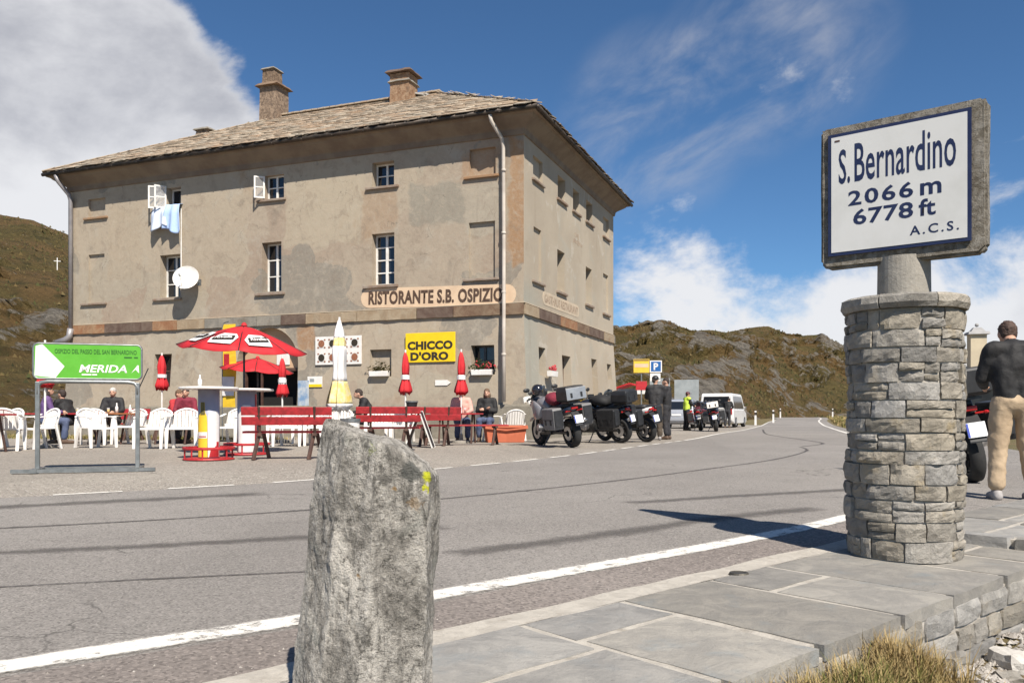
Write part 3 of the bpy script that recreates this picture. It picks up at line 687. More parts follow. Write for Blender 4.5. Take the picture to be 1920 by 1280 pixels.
# retaining wall under the slab edge, stone by stone
rw = thing('retaining_wall', 'low rubble stone retaining wall under the slab edge beside the pillar', 'wall')
for row, (zc, h) in enumerate(((-.085, .12), (-.20, .12), (-.32, .14), (-.45, .14))):
    s_ = -1.0 + .1 * row
    while s_ < 7.5:
        w = random.uniform(.16, .42); q = st(s_ + w / 2, .905 + .008 * row + random.uniform(-.006, .006))
        dz = .054 if s_ > 3.87 else 0
        rough_block((q.x, q.y, q.z + zc + dz * .7), (w - .016, .15, h - .012), ang + random.uniform(-.02, .02), 'wall_stone', rw, 'stone', int(s_ * 50) + row * 99, .010); s_ += w
q = MB()
for i in range(20):
    a, c = -1 + i * .45, -1 + (i + 1) * .45; A = [st(a, .86), st(c, .86), st(c, .962), st(a, .962)]; q.add([(v.x, v.y, v.z - .025) for v in A] + [(v.x, v.y, v.z - .6) for v in A], [(0, 1, 2, 3), (0, 4, 5, 1), (1, 5, 6, 2), (2, 6, 7, 3), (3, 7, 4, 0)])
q.build('mortar_backing', 'mortar', rw)
for k, (s_, tt, w) in enumerate(((1.85, 1.10, .16), (2.5, 1.12, .18), (3.1, 1.10, .15), (3.6, 1.12, .17), (2.2, 1.22, .14), (3.0, 1.28, .20))):
    q = st(s_, tt); gz = ground_z(q.x, q.y)
    b_ = rough_block((q.x, q.y, gz + .01), (w, w * .7, w * .5), ang + k, 'rubble' if k % 2 else 'wall_stone', None, 'rock', 300 + k, .022)
    b_['label'] = ['pale broken rock nearest the grass tuft below the slabs', 'grey rock lodged under the slab edge by the pillar', 'pale rock at the wall foot below the pillar', 'grey rock at the wall foot near the right frame edge', 'small pale rock set in the dry grass slope', 'flat pale rock lowest on the grassy slope'][k]; b_['category'] = 'rock'
vs = []; fs = []; rv = []
def pebble(x, y, z, r_, c):
    o = len(vs); a = rng.uniform(0, 6.3)
    for q in range(4): vs.append((x + r_ * math.cos(a + q * 1.57) * rng.uniform(.7, 1.2), y + r_ * math.sin(a + q * 1.57) * rng.uniform(.7, 1.2), z - r_ * .2)); rv.append(c)
    vs.append((x + r_ * .2 * rng.normal(), y + r_ * .2 * rng.normal(), z + r_ * rng.uniform(.4, .8))); rv.append(c)
    fs.extend([(o + q, o + (q + 1) % 4, o + 4) for q in range(4)])
for k in range(2600):
    s_, tt = rng.uniform(1.3, 5), 1.0 + abs(rng.normal()) * .22; q = st(s_, tt)
    if noise.noise(Vector((q.x * 2, q.y * 2, 5))) > -.35: pebble(q.x, q.y, ground_z(q.x, q.y) + .006, rng.uniform(.006, .022), rng.random() * .5 + .5)
for k in range(9000):
    a = far_at(i0 and Lc[i0] - 4 + 13 * rng.random() ** .9); dd = abs(rng.normal()) * .8 + .06
    q = a + Vector((-.62, .785)) * dd
    pebble(q.x, q.y, G(q.y) - .004, rng.uniform(.004, .010) * (1.8 if rng.random() < .04 else 1), rng.random())
for k in range(500):
    q = st(rng.uniform(-3, 5), -rng.random() ** 2 * .6 - .03); pebble(q.x, q.y, G(q.y) + .010, rng.uniform(.003, .008), rng.random())
me = bpy.data.meshes.new('pebbles'); me.from_pydata(vs, [], fs); store_attr(me, 'rnd', rv); me.materials.append(MATS['pebbles'])
mkobj('loose_gravel', me, label='loose pebbles along the road edge and wall foot', cat='gravel', kind='stuff')
# grass: blades in tufts below the slab edge, and a thin strip behind the chairs
vs = []; fs = []; rv = []
def blade(x, y, z, h, lean, az, w, c):
    o = len(vs); dx, dy = math.cos(az), math.sin(az); px_, py_ = -dy * w, dx * w
    for f, k in ((0, 1), (.5, .75)):
        X, Y, Z = x + dx * lean * f * f, y + dy * lean * f * f, z + h * f
        vs.extend([(X - px_ * k, Y - py_ * k, Z), (X + px_ * k, Y + py_ * k, Z)]); rv.extend([c, c])
    vs.append((x + dx * lean, y + dy * lean, z + h * (1 - .25 * lean / max(h, .01)))); rv.append(c)
    fs.extend([(o, o + 1, o + 3, o + 2), (o + 2, o + 3, o + 4)])
for k in range(900):
    s_ = rng.uniform(-1.2, 7.5); tt = 1.0 + abs(rng.normal()) * (.33 if s_ < 1.8 else .5) + .02
    q = st(s_, tt); dens = noise.noise(Vector((q.x * 2.2, q.y * 2.2, 9)))
    if s_ > 1.5 and tt < 1.30: continue
    big = s_ < 1.5; n = 64 if big else 26; hh = (.10 if big else .05) * rng.uniform(.6, 1.3)
    cb = .22 + .75 * sstep(noise.noise(Vector((q.x * 1.7, q.y * 1.7, 2))) + rng.normal() * .2, -.4, .5)
    for j in range(n):
        x, y = q.x + rng.normal() * .045, q.y + rng.normal() * .045
        if to_st(x, y)[1] < .97: continue
        gz = ground_z(x, y); up = .09 if big and tt < 1.25 else 0
        blade(x, y, gz - .02 + up * .3, hh * rng.uniform(.5, 1.25) + up * .6, rng.uniform(.02, .13), rng.uniform(0, 6.28), rng.uniform(.0014, .0034), min(1, max(0, cb + rng.normal() * .22)))
for k in range(2600):
    q = Vector((rng.uniform(-17, -6.3), 0)); q.y = 24.6 - q.x * .30 - 3.4 + rng.normal() * .5
    for j in range(3): blade(q.x + rng.normal() * .08, q.y + rng.normal() * .08, G(q.y) - .02, rng.uniform(.05, .16), rng.uniform(.02, .08), rng.uniform(0, 6.28), .008, rng.random() * .8)
for k in range(3500):
    f = rng.random(); y = 30 + 60 * f; x = np.interp(y, [29.4, 36.6, 43.9, 68.4, 84, 97], [12.9, 15.3, 17.7, 26.0, 31.9, 35.4]) + .1 + abs(rng.normal()) * 1.6
    blade(x, y, G(y) - .05, rng.uniform(.12, .4), rng.uniform(.05, .2), rng.uniform(0, 6.28), .03, rng.random())
me = bpy.data.meshes.new('grass'); me.from_pydata(vs, [], fs); store_attr(me, 'rnd', rv); me.materials.append(MATS['grass_blades'])
mkobj('grass', me, label='dry yellow and green grass tufts below the slab edge and along the verges', cat='grass', kind='stuff')

# ------------------------------------------------------------------ the inn
BRZ = math.atan2(-.3564, .9343); BC = Vector((.337, 24.0, 0)); LX, LY = 17.45, 10.57
BM = Matrix.Translation(BC) @ Matrix.Rotation(BRZ, 4, 'Z')
inn = thing('stone_inn', 'three storey plastered stone inn with hipped slate roof beside the pass road', 'building', BC, BRZ)
ZB, ZW = .0, 9.13
def bat(v):
    """ground floor walls lean outwards a little towards the foot"""
    x, y, z = v
    if z >= 3.8: return (x, y, z)
    k = .2 * (3.8 - z) / 3.6; cx, cy = -LX / 2, LY / 2
    return (cx + (x - cx) * (1 + k / (LX / 2)), cy + (y - cy) * (1 + k / (LY / 2)), z)
def wall_face(mb, a0, a1, z0, z1, opens, P, sub=1.2):
    A = sorted(set([a0, a1] + [o[0] for o in opens] + [o[1] for o in opens])); Z = sorted(set([z0, z1, 3.8] + [o[2] for o in opens] + [o[3] for o in opens]))
    def refine(L):
        out = []
        for p, q in zip(L, L[1:]):
            n = max(1, int((q - p) / sub)); out += [p + (q - p) * i / n for i in range(n)]
        return out + [L[-1]]
    A, Z = refine(A), refine(Z)
    for i in range(len(A) - 1):
        for j in range(len(Z) - 1):
            ca, cz = (A[i] + A[i + 1]) / 2, (Z[j] + Z[j + 1]) / 2
            if any(o[0] < ca < o[1] and o[2] < cz < o[3] for o in opens): continue
            mb.add([P(A[i], Z[j], 0), P(A[i + 1], Z[j], 0), P(A[i + 1], Z[j + 1], 0), P(A[i], Z[j + 1], 0)], [(0, 1, 2, 3)])
    for x0, x1, q0, q1, d, kind in opens:
        c = [(x0, q0), (x1, q0), (x1, q1), (x0, q1)]
        for k in range(4):
            (p, q), (r_, s_) = c[k], c[(k + 1) % 4]
            mb.add([P(p, q, 0), P(r_, s_, 0), P(r_, s_, d), P(p, q, d)], [(0, 1, 2, 3)])
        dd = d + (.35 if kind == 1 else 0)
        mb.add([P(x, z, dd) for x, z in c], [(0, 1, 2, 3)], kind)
        if kind == 1:
            for k in range(4):
                (p, q), (r_, s_) = c[k], c[(k + 1) % 4]
                mb.add([P(p, q, d), P(r_, s_, d), P(r_, s_, dd), P(p, q, dd)], [(0, 1, 2, 3)], 1)
FO = [(-13.02, -12.40, 7.92, 8.66, .32, 1), (-8.95, -8.22, 7.90, 8.66, .32, 1), (-4.97, -4.21, 7.92, 8.66, .32, 1),
      (-13.31, -12.43, 4.93, 6.38, .36, 1), (-9.08, -8.32, 4.90, 6.50, .36, 1), (-4.98, -4.20, 4.90, 6.47, .30, 1),
      (-16.57, -15.78, 7.95, 8.60, .10, 0), (-1.70, -.87, 7.92, 8.70, .12, 0), (-16.57, -15.82, 4.90, 6.62, .07, 0), (-1.72, -.89, 4.90, 6.55, .09, 0),
      (-13.47, -12.73, 1.86, 2.99, .34, 1), (-5.04, -4.30, 2.08, 2.91, .16, 0), (-1.67, -.94, 2.08, 2.94, .30, 1), (-10.02, -7.64, .0, 3.74, .5, 1)]
SO = [(3.20, 4.02, 7.92, 8.66, .32, 1), (4.90, 5.66, 7.92, 8.66, .32, 1), (6.55, 7.38, 7.92, 8.66, .32, 1), (.80, 1.68, 7.92, 8.60, .10, 0), (8.95, 9.85, 7.9, 8.6, .1, 0),
      (3.15, 3.95, 4.92, 6.25, .34, 1), (6.50, 7.30, 4.92, 6.25, .34, 1), (.85, 1.55, 4.92, 6.50, .07, 0), (8.95, 9.75, 4.92, 6.40, .07, 0),
      (1.2, 1.85, 2.1, 2.95, .25, 1), (3.49, 4.44, .1, 2.86, .35, 1), (7.05, 7.80, 1.0, 2.97, .3, 0), (9.3, 9.95, 2.3, 2.91, .2, 1)]
def PF(a, z, d): return bat((a, d, z))
def PS(a, z, d): return bat((-d, a, z))
mb = MB(); wall_face(mb, -LX, 0, ZB, ZW, FO, PF)
cz_, rr_ = 2.55, 1.19                                   # the arch of the main door: spandrels fill the corners of its opening
arc = [(-8.83 + rr_ * math.cos(q), cz_ + rr_ * math.sin(q)) for q in np.linspace(0, PI, 21)]
for k in range(20):
    (p, q), (r_, s_) = arc[k], arc[k + 1]
    mb.add([PF(p, q, 0), PF(p, 3.74, 0), PF(r_, 3.74, 0), PF(r_, s_, 0)], [(0, 1, 2, 3)])
    mb.add([PF(p, q, 0), PF(r_, s_, 0), PF(r_, s_, .5), PF(p, q, .5)], [(0, 1, 2, 3)])
mb.build('front_wall', ['old_plaster', 'dark_room'], inn)
mb = MB(); wall_face(mb, 0, LY, ZB, ZW, SO, PS); mb.build('side_wall', ['pale_plaster', 'dark_room'], inn)
mb = MB()
for P_, a1 in ((lambda a, z: bat((-LX, a, z)), LY), (lambda a, z: bat((-a, LY, z)), LX)):
    for z0, z1 in ((ZB, 3.8), (3.8, ZW)): mb.add([P_(0, z0), P_(a1, z0), P_(a1, z1), P_(0, z1)], [(0, 1, 2, 3)])
mb.build('rear_wall', 'old_plaster', inn)
# plinth ledge, worn
mb = MB()
def offset_ring(mb, prof, close=True):
    """sweeps a profile of (offset, z) round the plan"""
    rings = []
    for o, z in prof:
        c = [(-LX - o, -o), (o, -o), (o, LY + o), (-LX - o, LY + o)]; rings.append([(x, y, z) for x, y in c])
    n = len(rings)
    for i in range(n - 1):
        for k in range(4): mb.add([rings[i][k], rings[i][(k + 1) % 4], rings[i + 1][(k + 1) % 4], rings[i + 1][k]], [(0, 1, 2, 3)])
offset_ring(mb, [(.30, 0.0), (.27, 1.15), (.25, 1.20), (.12, 1.205)]); mb.build('plinth', 'plinth_stone', inn)
mb = MB(); offset_ring(mb, [(-.01, 8.93), (.05, 8.95), (.08, 9.10), (.12, 9.14), (.40, 9.33), (.46, 9.40), (.55, 9.41), (.57, 9.52)]); mb.build('cornice', 'soffit', inn)
# string course, stone by stone
def course(P, L, seedn):
    rr = random.Random(seedn); a = 0.0
    pal = ['band_rust', 'band_brown', 'band_grey', 'band_dark', 'band_tan']
    while a < L - .05:
        w = min(L - a, rr.uniform(.85, 2.3)); mbk = MB()
        c0, c1 = a + .012, a + w - .012; n = max(2, int(w / .25)); vs = []
        for i in range(n + 1):
            aa = c0 + (c1 - c0) * i / n; jt = rr.uniform(-.012, .012)
            for z, d in ((3.80 + jt * .6, .0), (3.80 + jt * .6, -.065 + jt), (4.10 + jt, -.06 + jt), (4.125, 0.0)): vs.append(P(aa, z, d))
        fs = []
        for i in range(n):
            for k in range(3): fs.append((i * 4 + k, i * 4 + 4 + k, i * 4 + 5 + k, i * 4 + 1 + k))
        fs += [(0, 1, 2, 3), tuple(n * 4 + k for k in (3, 2, 1, 0))]
        mbk.add(vs, fs); mbk.build('band_stone', rr.choice(pal), inn); a += w
for nm, c1, c2, c3 in (('band_rust', (.24, .115, .06), (.30, .19, .11), (.17, .09, .055)), ('band_brown', (.14, .085, .055), (.21, .15, .10), (.10, .065, .045)), ('band_grey', (.19, .175, .15), (.26, .235, .195), (.15, .12, .09)),
                       ('band_dark', (.10, .065, .05), (.15, .11, .085), (.08, .05, .04)), ('band_tan', (.27, .20, .13), (.33, .265, .185), (.22, .14, .09))):
    mat_stone(nm, c1, c2, c3, 3, 0, .6)
course(lambda a, z, d: (-LX - .06 + a, d - .004, z), LX + .12, 5)
course(lambda a, z, d: (-d + .004, a, z), LY + .05, 8)
MBt = MB()
MBt.box((-LX / 2, -.02, 4.135), (LX + .1, .05, .02)); MBt.box((.02, LY / 2, 4.135), (.05, LY, .02)); MBt.build('mortar_fillet', 'cream_faded', inn)

# windows
M_F = Matrix(); M_S = Matrix.Rotation(R(90), 4, 'Z')
def window(o, Mx, cols, rows, sill=None, sill_mat='sill_stone', frame='white_frame', heavy=.045, inset=.03, low=False, leaf=True, y_off=0.0):
    x0, x1, z0, z1, d, k = o; yy = d - inset + y_off; f = MB(); f.X = Mx
    w, h = x1 - x0, z1 - z0; b_ = heavy
    f.box(((x0 + x1) / 2, yy, z0 + b_ / 2), (w, .05, b_)); f.box(((x0 + x1) / 2, yy, z1 - b_ / 2), (w, .05, b_))
    f.box((x0 + b_ / 2, yy, (z0 + z1) / 2), (b_, .05, h - 2 * b_)); f.box((x1 - b_ / 2, yy, (z0 + z1) / 2), (b_, .05, h - 2 * b_))
    for i in range(1, cols): f.box((x0 + w * i / cols, yy - .004, (z0 + z1) / 2), (b_ * 1.5, .045, h - 2 * b_))
    for j in range(1, rows): f.box(((x0 + x1) / 2, yy - .001, z0 + h * j / rows), (w - 2 * b_, .035, b_ * .7))
    win = f.build('window', frame, inn)
    for i in range(cols):
        for j in range(rows):
            a, c = x0 + w * i / cols + b_ * .4, x0 + w * (i + 1) / cols - b_ * .4; e, g = z0 + h * j / rows + b_ * .2, z0 + h * (j + 1) / rows - b_ * .2
            p_ = MB(); p_.X = Mx; tl = random.uniform(-.004, .004); p_.add([(a, yy + .012 + tl, e), (c, yy + .012 - tl, e), (c, yy + .014 - tl, g), (a, yy + .014 + tl, g)], [(0, 1, 2, 3)]); p_.build('pane', 'glass', win)
    if sill: put_sill(sill, Mx, sill_mat, win)
    return win
def put_sill(s_, Mx, mat, parent):
    a, c, z, th = s_; q = MB(); q.X = Mx; n = 6; vs = []
    q.box(((a + c) / 2, -.005, z), (c - a, .15, th)); return q.build('sill', mat, parent, bevel=.012)
window(FO[2], M_F, 2, 2, (-5.18, -4.04, 7.865, .075))
window(FO[5], M_F, 2, 4, (-5.27, -4.06, 4.84, .085), heavy=.055)
window(FO[4], M_F, 2, 3, (-9.32, -8.18, 4.82, .085), heavy=.05)
window(FO[3], M_F, 2, 3, (-13.58, -12.36, 4.855, .08), heavy=.05)
window(FO[10], M_F, 2, 2, None, frame='dark_wood', heavy=.06)
window(FO[12], M_F, 2, 2, None, frame='dark_metal', heavy=.05)
def sash(hx, z0, z1, w, ang_, parent, side=1):
    f = MB(); f.X = Matrix.Translation((hx, -.02, 0)) @ Matrix.Rotation(ang_, 4, 'Z'); b_ = .05; s_ = side
    for z in (z0 + b_ / 2, z1 - b_ / 2): f.box((s_ * w / 2, 0, z), (w, .04, b_))
    for x in (b_ / 2, w - b_ / 2): f.box((s_ * x, 0, (z0 + z1) / 2), (b_, .04, z1 - z0 - 2 * b_))
    f.box((s_ * w / 2, 0, (z0 + z1) / 2), (w - 2 * b_, .03, b_ * .7))
    sh = f.build('open_sash', 'white_frame', parent)
    g = MB(); g.X = f.X; g.add([(s_ * b_, .004, z0 + b_), (s_ * (w - b_), .004, z0 + b_), (s_ * (w - b_), .004, z1 - b_), (s_ * b_, .004, z1 - b_)], [(0, 1, 2, 3)]); g.build('pane', 'glass_clear', parent)
m_, t, b = mat_base('glass_clear'); b.inputs['Base Color'].default_value = (.9, .9, .9, 1); b.inputs['Roughness'].default_value = .02
tr = t.new('ShaderNodeBsdfTransparent'); mx = t.new('ShaderNodeMixShader'); mx.inputs[0].default_value = .18; t.l.new(tr.outputs[0], mx.inputs[1]); t.l.new(b.outputs[0], mx.inputs[2]); t.l.new(mx.outputs[0], t.n['Material Output'].inputs[0])
# top floor: laundry window stands open, the next one is half open
w_ = window((-13.02, -12.40, 7.92, 8.66, .32, 1), M_F, 1, 1, None); sash(-13.02, 7.95, 8.72, .58, R(180 + 32), w_); sash(-13.02, 7.95, 8.72, .40, R(180 + 62), w_)
w_ = window(FO[1], M_F, 2, 2, (-9.25, -8.13, 7.85, .075), y_off=-.12); sash(-8.95, 7.93, 8.64, .34, R(180 + 40), w_)
for s_, mt in (((-16.75, -15.65, 7.90, .075), 'sill_rust'), ((-1.86, -.76, 7.86, .075), 'sill_rust'), ((-16.9, -15.70, 4.85, .07), 'sill_stone'), ((-1.88, -.75, 4.86, .07), 'sill_stone')): put_sill(s_, M_F, mt, inn)
for i in (0, 1, 2): window(SO[i], M_S, 2, 2, (SO[i][0] - .12, SO[i][1] + .12, 7.86, .075), frame='curtain')
for i in (5, 6): window(SO[i], M_S, 2, 3, (SO[i][0] - .12, SO[i][1] + .15, 4.87, .08), frame='curtain')
for a, z in ((.68, 7.87), (8.85, 7.80), (.70, 4.86), (8.85, 4.82)): put_sill((a, a + 1.08, z, .07), M_S, 'sill_stone', inn)
# main doorway: peach panel over a dark opening
q = MB(); q.add([(-10.0, .30, 2.42)] + [(x, .30, z) for x, z in arc[::-1] if z > 2.45] + [(-7.66, .30, 2.42)], [tuple(range(len([1 for x, z in arc if z > 2.45]) + 2))]); q.build('door_fanlight', 'peach', inn)
q = MB(); q.box((-8.83, .28, 2.38), (2.34, .10, .10)); q.box((-9.95, .3, 1.2), (.1, .1, 2.3)); q.box((-7.7, .3, 1.2), (.1, .1, 2.3)); q.box((-9.3, .3, 1.2), (.06, .06, 2.3)); q.build('door_frame', 'dark_wood', inn)
q = MB(); q.box((-8.45, .28, 2.72), (.5, .02, .36)); q.build('door_notice', 'white_plastic', inn)
q = MB(); q.X = M_S; q.box((3.965, .22, 1.5), (.95, .06, 2.7)); q.build('side_door', 'dark_wood', inn)
# painted name band on the front
tilt = Matrix.Rotation(R(1.45), 4, 'Y')
def stadium(w, h, n=10):
    r_ = h / 2; return [(-w / 2 + r_ + r_ * math.cos(a), r_ * math.sin(a)) for a in np.linspace(PI / 2, 1.5 * PI, n)] + [(w / 2 - r_ + r_ * math.cos(a), r_ * math.sin(a)) for a in np.linspace(-PI / 2, PI / 2, n)]
MS_ = Matrix.Translation((-2.80, -.004, 4.445)) @ tilt
q = MB(); q.X = MS_; q.prism(stadium(5.14, .60), -.003, .003); pn = q.build('painted_name_band', 'sign_cream', inn)
text_obj('RISTORANTE S.B. OSPIZIO', 4.46, .42, 'lettering', 'letter_brown', pn, Matrix.Translation((-2.87, -.004, 4.445)) @ tilt, .005, .045, 1.06)
q = MB(); q.X = M_S @ Matrix.Translation((3.65, -.004, 4.50)); q.prism(stadium(3.95, .42), -.003, .003); pn = q.build('painted_name_band', 'cream_faded', inn)
text_obj('GASTHAUS RESTAURANT', 3.6, .27, 'lettering', 'letter_faded', pn, M_S @ Matrix.Translation((3.65, -.004, 4.50)), .005, .03, 1.0)
q = MB(); q.X = M_S; rr = random.Random(3)                      # weathered traces of older lettering, no longer legible
for z, a, n in ((7.12, 5.15, 4), (6.88, 4.95, 9)):
    for i in range(n): q.box((a + i * .13, -.003, z + rr.uniform(-.02, .02)), (.05, .004, rr.uniform(.1, .2)))
q.build('faded_lettering', 'letter_faded', inn)
# gutters and downpipes
q = MB(); q.tube([(-LX - .62, -.62, 9.47), (.62, -.62, 9.49)], .065); q.tube([(.62, -.62, 9.47), (.62, LY + .62, 9.47)], .065)
for x in np.arange(-17, 0, 1.1): q.box((x, -.60, 9.44), (.03, .16, .03))
q.build('gutter', 'gutter_metal', inn, smooth=True)
q = MB(); q.tube([(-.80, -.60, 9.42), (-.78, -.55, 9.25), (-.60, -.20, 8.85), (-.58, -.13, 8.6), (-.56, -.14, 6), (-.55, -.16, 3.9), (-.53, -.22, 3.4), (-.48, -.34, 1.28)], .056, 10)
for z in (7.9, 6.1, 4.4, 2.6): q.lathe([(.060, z), (.070, z + .01), (.070, z + .06), (.060, z + .07)], (-.56 if z > 4.2 else -.51, -.145 if z > 4.2 else -.27, 0), 10)
q.build('downpipe', 'pipe_white', inn, smooth=True)
q = MB(); q.tube([(-17.45, -.60, 9.42), (-17.43, -.52, 9.2), (-17.3, -.18, 8.8), (-17.29, -.12, 8.6), (-17.28, -.13, 4.0)], .075, 10); q.tube([(-17.28, -.13, 4.0), (-17.30, -.16, 3.72), (-17.42, -.22, 3.6), (-17.75, -.3, 3.5)], .11, 10)
q.build('downpipe', 'pipe_grey', inn, smooth=True)
q = MB(); q.tube([(-12.36, -.03, 7.9), (-12.36, -.035, 6.5), (-12.36, -.03, 5.6)], .018, 6); q.build('cable', 'white_frame', inn)
# roof: deck and slates
EO, ZE, ZR = .60, 9.55, 12.72; RX0, RX1, RY = -LX + LY / 2, -LY / 2, LY / 2
q = MB(); E4 = [(-LX - EO, -EO, ZE), (EO, -EO, ZE), (EO, LY + EO, ZE), (-LX - EO, LY + EO, ZE)]; Ra, Rb = (RX0, RY, ZR), (RX1, RY, ZR)
q.add(E4 + [Ra, Rb], [(0, 1, 5, 4), (1, 2, 5), (2, 3, 4, 5), (3, 0, 4), (0, 3, 2, 1)]); deck = q.build('roof', 'roof_stone', inn)
def slate_rows(e0, e1, r0, r1, inset):
    """irregular slates laid in courses on a slope with eave e0-e1 and ridge r0-r1"""
    e0, e1, r0, r1 = (Vector(v) for v in (e0, e1, r0, r1)); nrm = (e1 - e0).cross(r0 - e0).normalized(); ex = (e1 - e0).normalized(); up = nrm.cross(ex)
    Ls = ((r0 + r1) / 2 - (e0 + e1) / 2).dot(up); rows = int(Ls / .27); out = []
    for j in range(rows + 1):
        f = j / rows; a, c = e0.lerp(r0, f), e1.lerp(r1, f); L = (c - a).length; x = -random.uniform(0, .3)
        while x < L:
            w = random.uniform(.28, .62); hh = random.uniform(.40, .55); p = a + ex * (x + w / 2) - up * (.06 if j == 0 else random.uniform(0, .06))
            if inset < x + w / 2 < L - inset: out.append((j, p + nrm * (.012 + random.uniform(0, .012)), w, hh, ex, up, nrm))
            x += w + .004
    return out
SL = slate_rows(E4[0], E4[1], Ra, Rb, .12) + slate_rows(E4[1], E4[2], Rb, Rb, .2) + slate_rows(E4[3], E4[0], Ra, Ra, .45)
big = MB(); rv = []
def slate(mb, s_):
    j, p, w, h, ex, up, nr = s_; r2 = random.random; th = random.uniform(.014, .028); tl = .030
    A = [(-w / 2 + r2() * .04, -r2() * .05), (w * .1, -.03 - r2() * .05), (w / 2 - r2() * .04, -r2() * .05), (w / 2, h), (-w / 2, h)]
    top = [p + ex * x + up * y + nr * (th + tl * (1 - y / h) + random.uniform(-.006, .006)) for x, y in A]; bot = [v - nr * th for v in top]
    mb.add(top + bot, [(0, 1, 2, 3, 4), (0, 5, 6, 1), (1, 6, 7, 2), (2, 7, 8, 3), (4, 9, 5, 0)])
for s_ in SL:
    if s_[0] <= 1 and s_[1].x > -LX - .2 and (s_[4].x > .5 or s_[4].y > .5):
        o_ = MB(); slate(o_, s_); o = o_.build('slate', 'slates', deck); store_attr(o.data, 'rnd', [random.random()] * len(o.data.vertices))
    else:
        n0 = len(big.v); slate(big, s_); c = random.random(); rv += [c] * (len(big.v) - n0)
o = big.build('slate_courses', 'slates', deck, kind='stuff'); store_attr(o.data, 'rnd', rv)
q = MB(); rr = random.Random(9)
for i in range(26):
    f = i / 25; p = Vector(Ra).lerp(Vector(Rb), f); q.box((p.x, p.y, p.z + .06), (.30, .42, .05), Matrix.Rotation(rr.uniform(-.06, .06), 3, 'Y'))
for a, c in ((E4[1], Rb), (E4[0], Ra)):
    for i in range(24):
        p = Vector(a).lerp(Vector(c), (i + .5) / 24); q.box((p.x, p.y, p.z + .045), (.46, .30, .03), rotz(math.atan2(c[1] - a[1], c[0] - a[0])) @ Matrix.Rotation(-math.atan2(c[2] - a[2], math.hypot(c[0] - a[0], c[1] - a[1])) + rr.uniform(-.03, .03), 3, 'Y'))
o = q.build('ridge_slates', 'slates', deck); store_attr(o.data, 'rnd', [random.random() for _ in o.data.vertices])
def roof_z(x, y):
    return ZE + (ZR - ZE) * min((y + EO) / (RY + EO), (LY + EO - y) / (RY + EO), (x + LX + EO) / (RX0 + LX + EO), (EO - x) / (EO - RX1))
mat_stone('chimney_rust', (.20, .11, .062), (.33, .225, .145), (.15, .105, .075), 6, 0, .9)
def chimney(parts, mats, name='chimney'):
    c0 = None
    for (c, d, tp), mt in zip(parts, mats):
        o = MB().box(c, d, None, 0, tp).build(name if c0 is None else 'chimney_cap', mt, deck if c0 is None else deck)
        bm = bmesh.new(); bm.from_mesh(o.data); bmesh.ops.subdivide_edges(bm, edges=bm.edges, cuts=4, use_grid_fill=True); bm.to_mesh(o.data); bm.free(); jitter(o, .022, 5, c[0]); c0 = o
cx, cy = -12.45, 5.15; z = 12.15
chimney([((cx, cy, z + .85), (.82, .80, 1.75), .97), ((cx, cy, z - .05), (1.02, 1.0, .30), .95), ((cx, cy, z + 1.76), (1.08, 1.06, .12), .8), ((cx - .08, cy, z + 2.10), (.56, .58, .62), .92), ((cx - .08, cy, z + 2.44), (.64, .66, .07), .85)],
        ['chimney_stone', 'chimney_stone', 'band_brown', 'chimney_stone', 'band_grey'])
cx, cy = -6.4, 4.7; z = 12.05
chimney([((cx, cy, z + .55), (.78, .72, 1.4), .97), ((cx, cy, z - .05), (1.3, 1.1, .42), .8), ((cx, cy, z + .98), (.90, .84, .07), .9), ((cx, cy, z + 1.33), (1.06, .98, .10), .85)],
        ['chimney_rust', 'band_tan', 'band_grey', 'band_dark'])
q = MB(); q.box((cx + .25, cy, z + 1.12), (.25, .6, .22)); q.build('chimney_cap', 'chimney_stone', deck, bevel=.03)
q = MB()
for i in range(9): q.box((cx + .55 + .17 * i, cy + .4, z + .62 - .075 * i + .05 * (i % 2)), (.34, .5, .06), Matrix.Rotation(.25 + .1 * math.sin(i * 3), 3, 'Y') @ rotz(i))
q.build('ridge_stones', 'rubble', deck)
chimney([((-14.3, 3.4, roof_z(-14.3, 3.4) + .10), (.60, .5, .34), .9), ((-14.3, 3.4, roof_z(-14.3, 3.4) + .30), (.72, .62, .06), .9)], ['chimney_stone', 'band_grey'], 'roof_vent')

# ------------------------------------------------------------------ things fixed to or hanging on the inn
def wall_thing(name, label, cat, x, z, y=-.02, group=None):
    return thing(name, label, cat, BM @ Vector(bat((x, y, z))), BRZ, group)
BZ = .2 * (3.8 - 2.9) / 3.6
d_ = wall_thing('satellite_dish', 'round white satellite dish on a bracket by a first floor window', 'satellite dish', -11.62, 5.36, 0)
q = MB(); nrm = Vector((.38, -.82, .34)).normalized(); Q = nrm.to_track_quat('Z', 'Y').to_matrix(); cc_ = Vector((-.18, -.42, .10))
prof = [(r_, .14 * (r_ / .42) ** 2 - .10) for r_ in np.linspace(.02, .42, 8)]
prof2 = prof + [(.425, .045)] + [(r_, z - .012) for r_, z in prof[::-1]]
q.X = Matrix.Translation(cc_) @ Q.to_4x4(); q.lathe(prof2, n=32); q.build('dish', 'white_plastic', d_, smooth=True)
q = MB(); foot = cc_ + Vector((-.10, -.05, -.40)); focus = cc_ + nrm * .42 + Vector((-.10, 0, -.14)); q.tube([foot, foot.lerp(focus, .5) + Vector((0, 0, -.02)), focus], .012, 6); q.build('feed_arm', 'galvanised', d_)
q = MB(); q.cyl(focus - nrm * .02, focus + nrm * .10, .03, .035, 10); q.build('receiver', 'galvanised', d_)
q = MB(); q.tube([(0, 0, 0), (0, -.15, 0), (cc_.x * .6, -.22, .02), tuple(cc_ - nrm * .1)], .022, 8); q.box((0, .0, 0), (.16, .02, .2)); q.build('bracket', 'galvanised', d_)

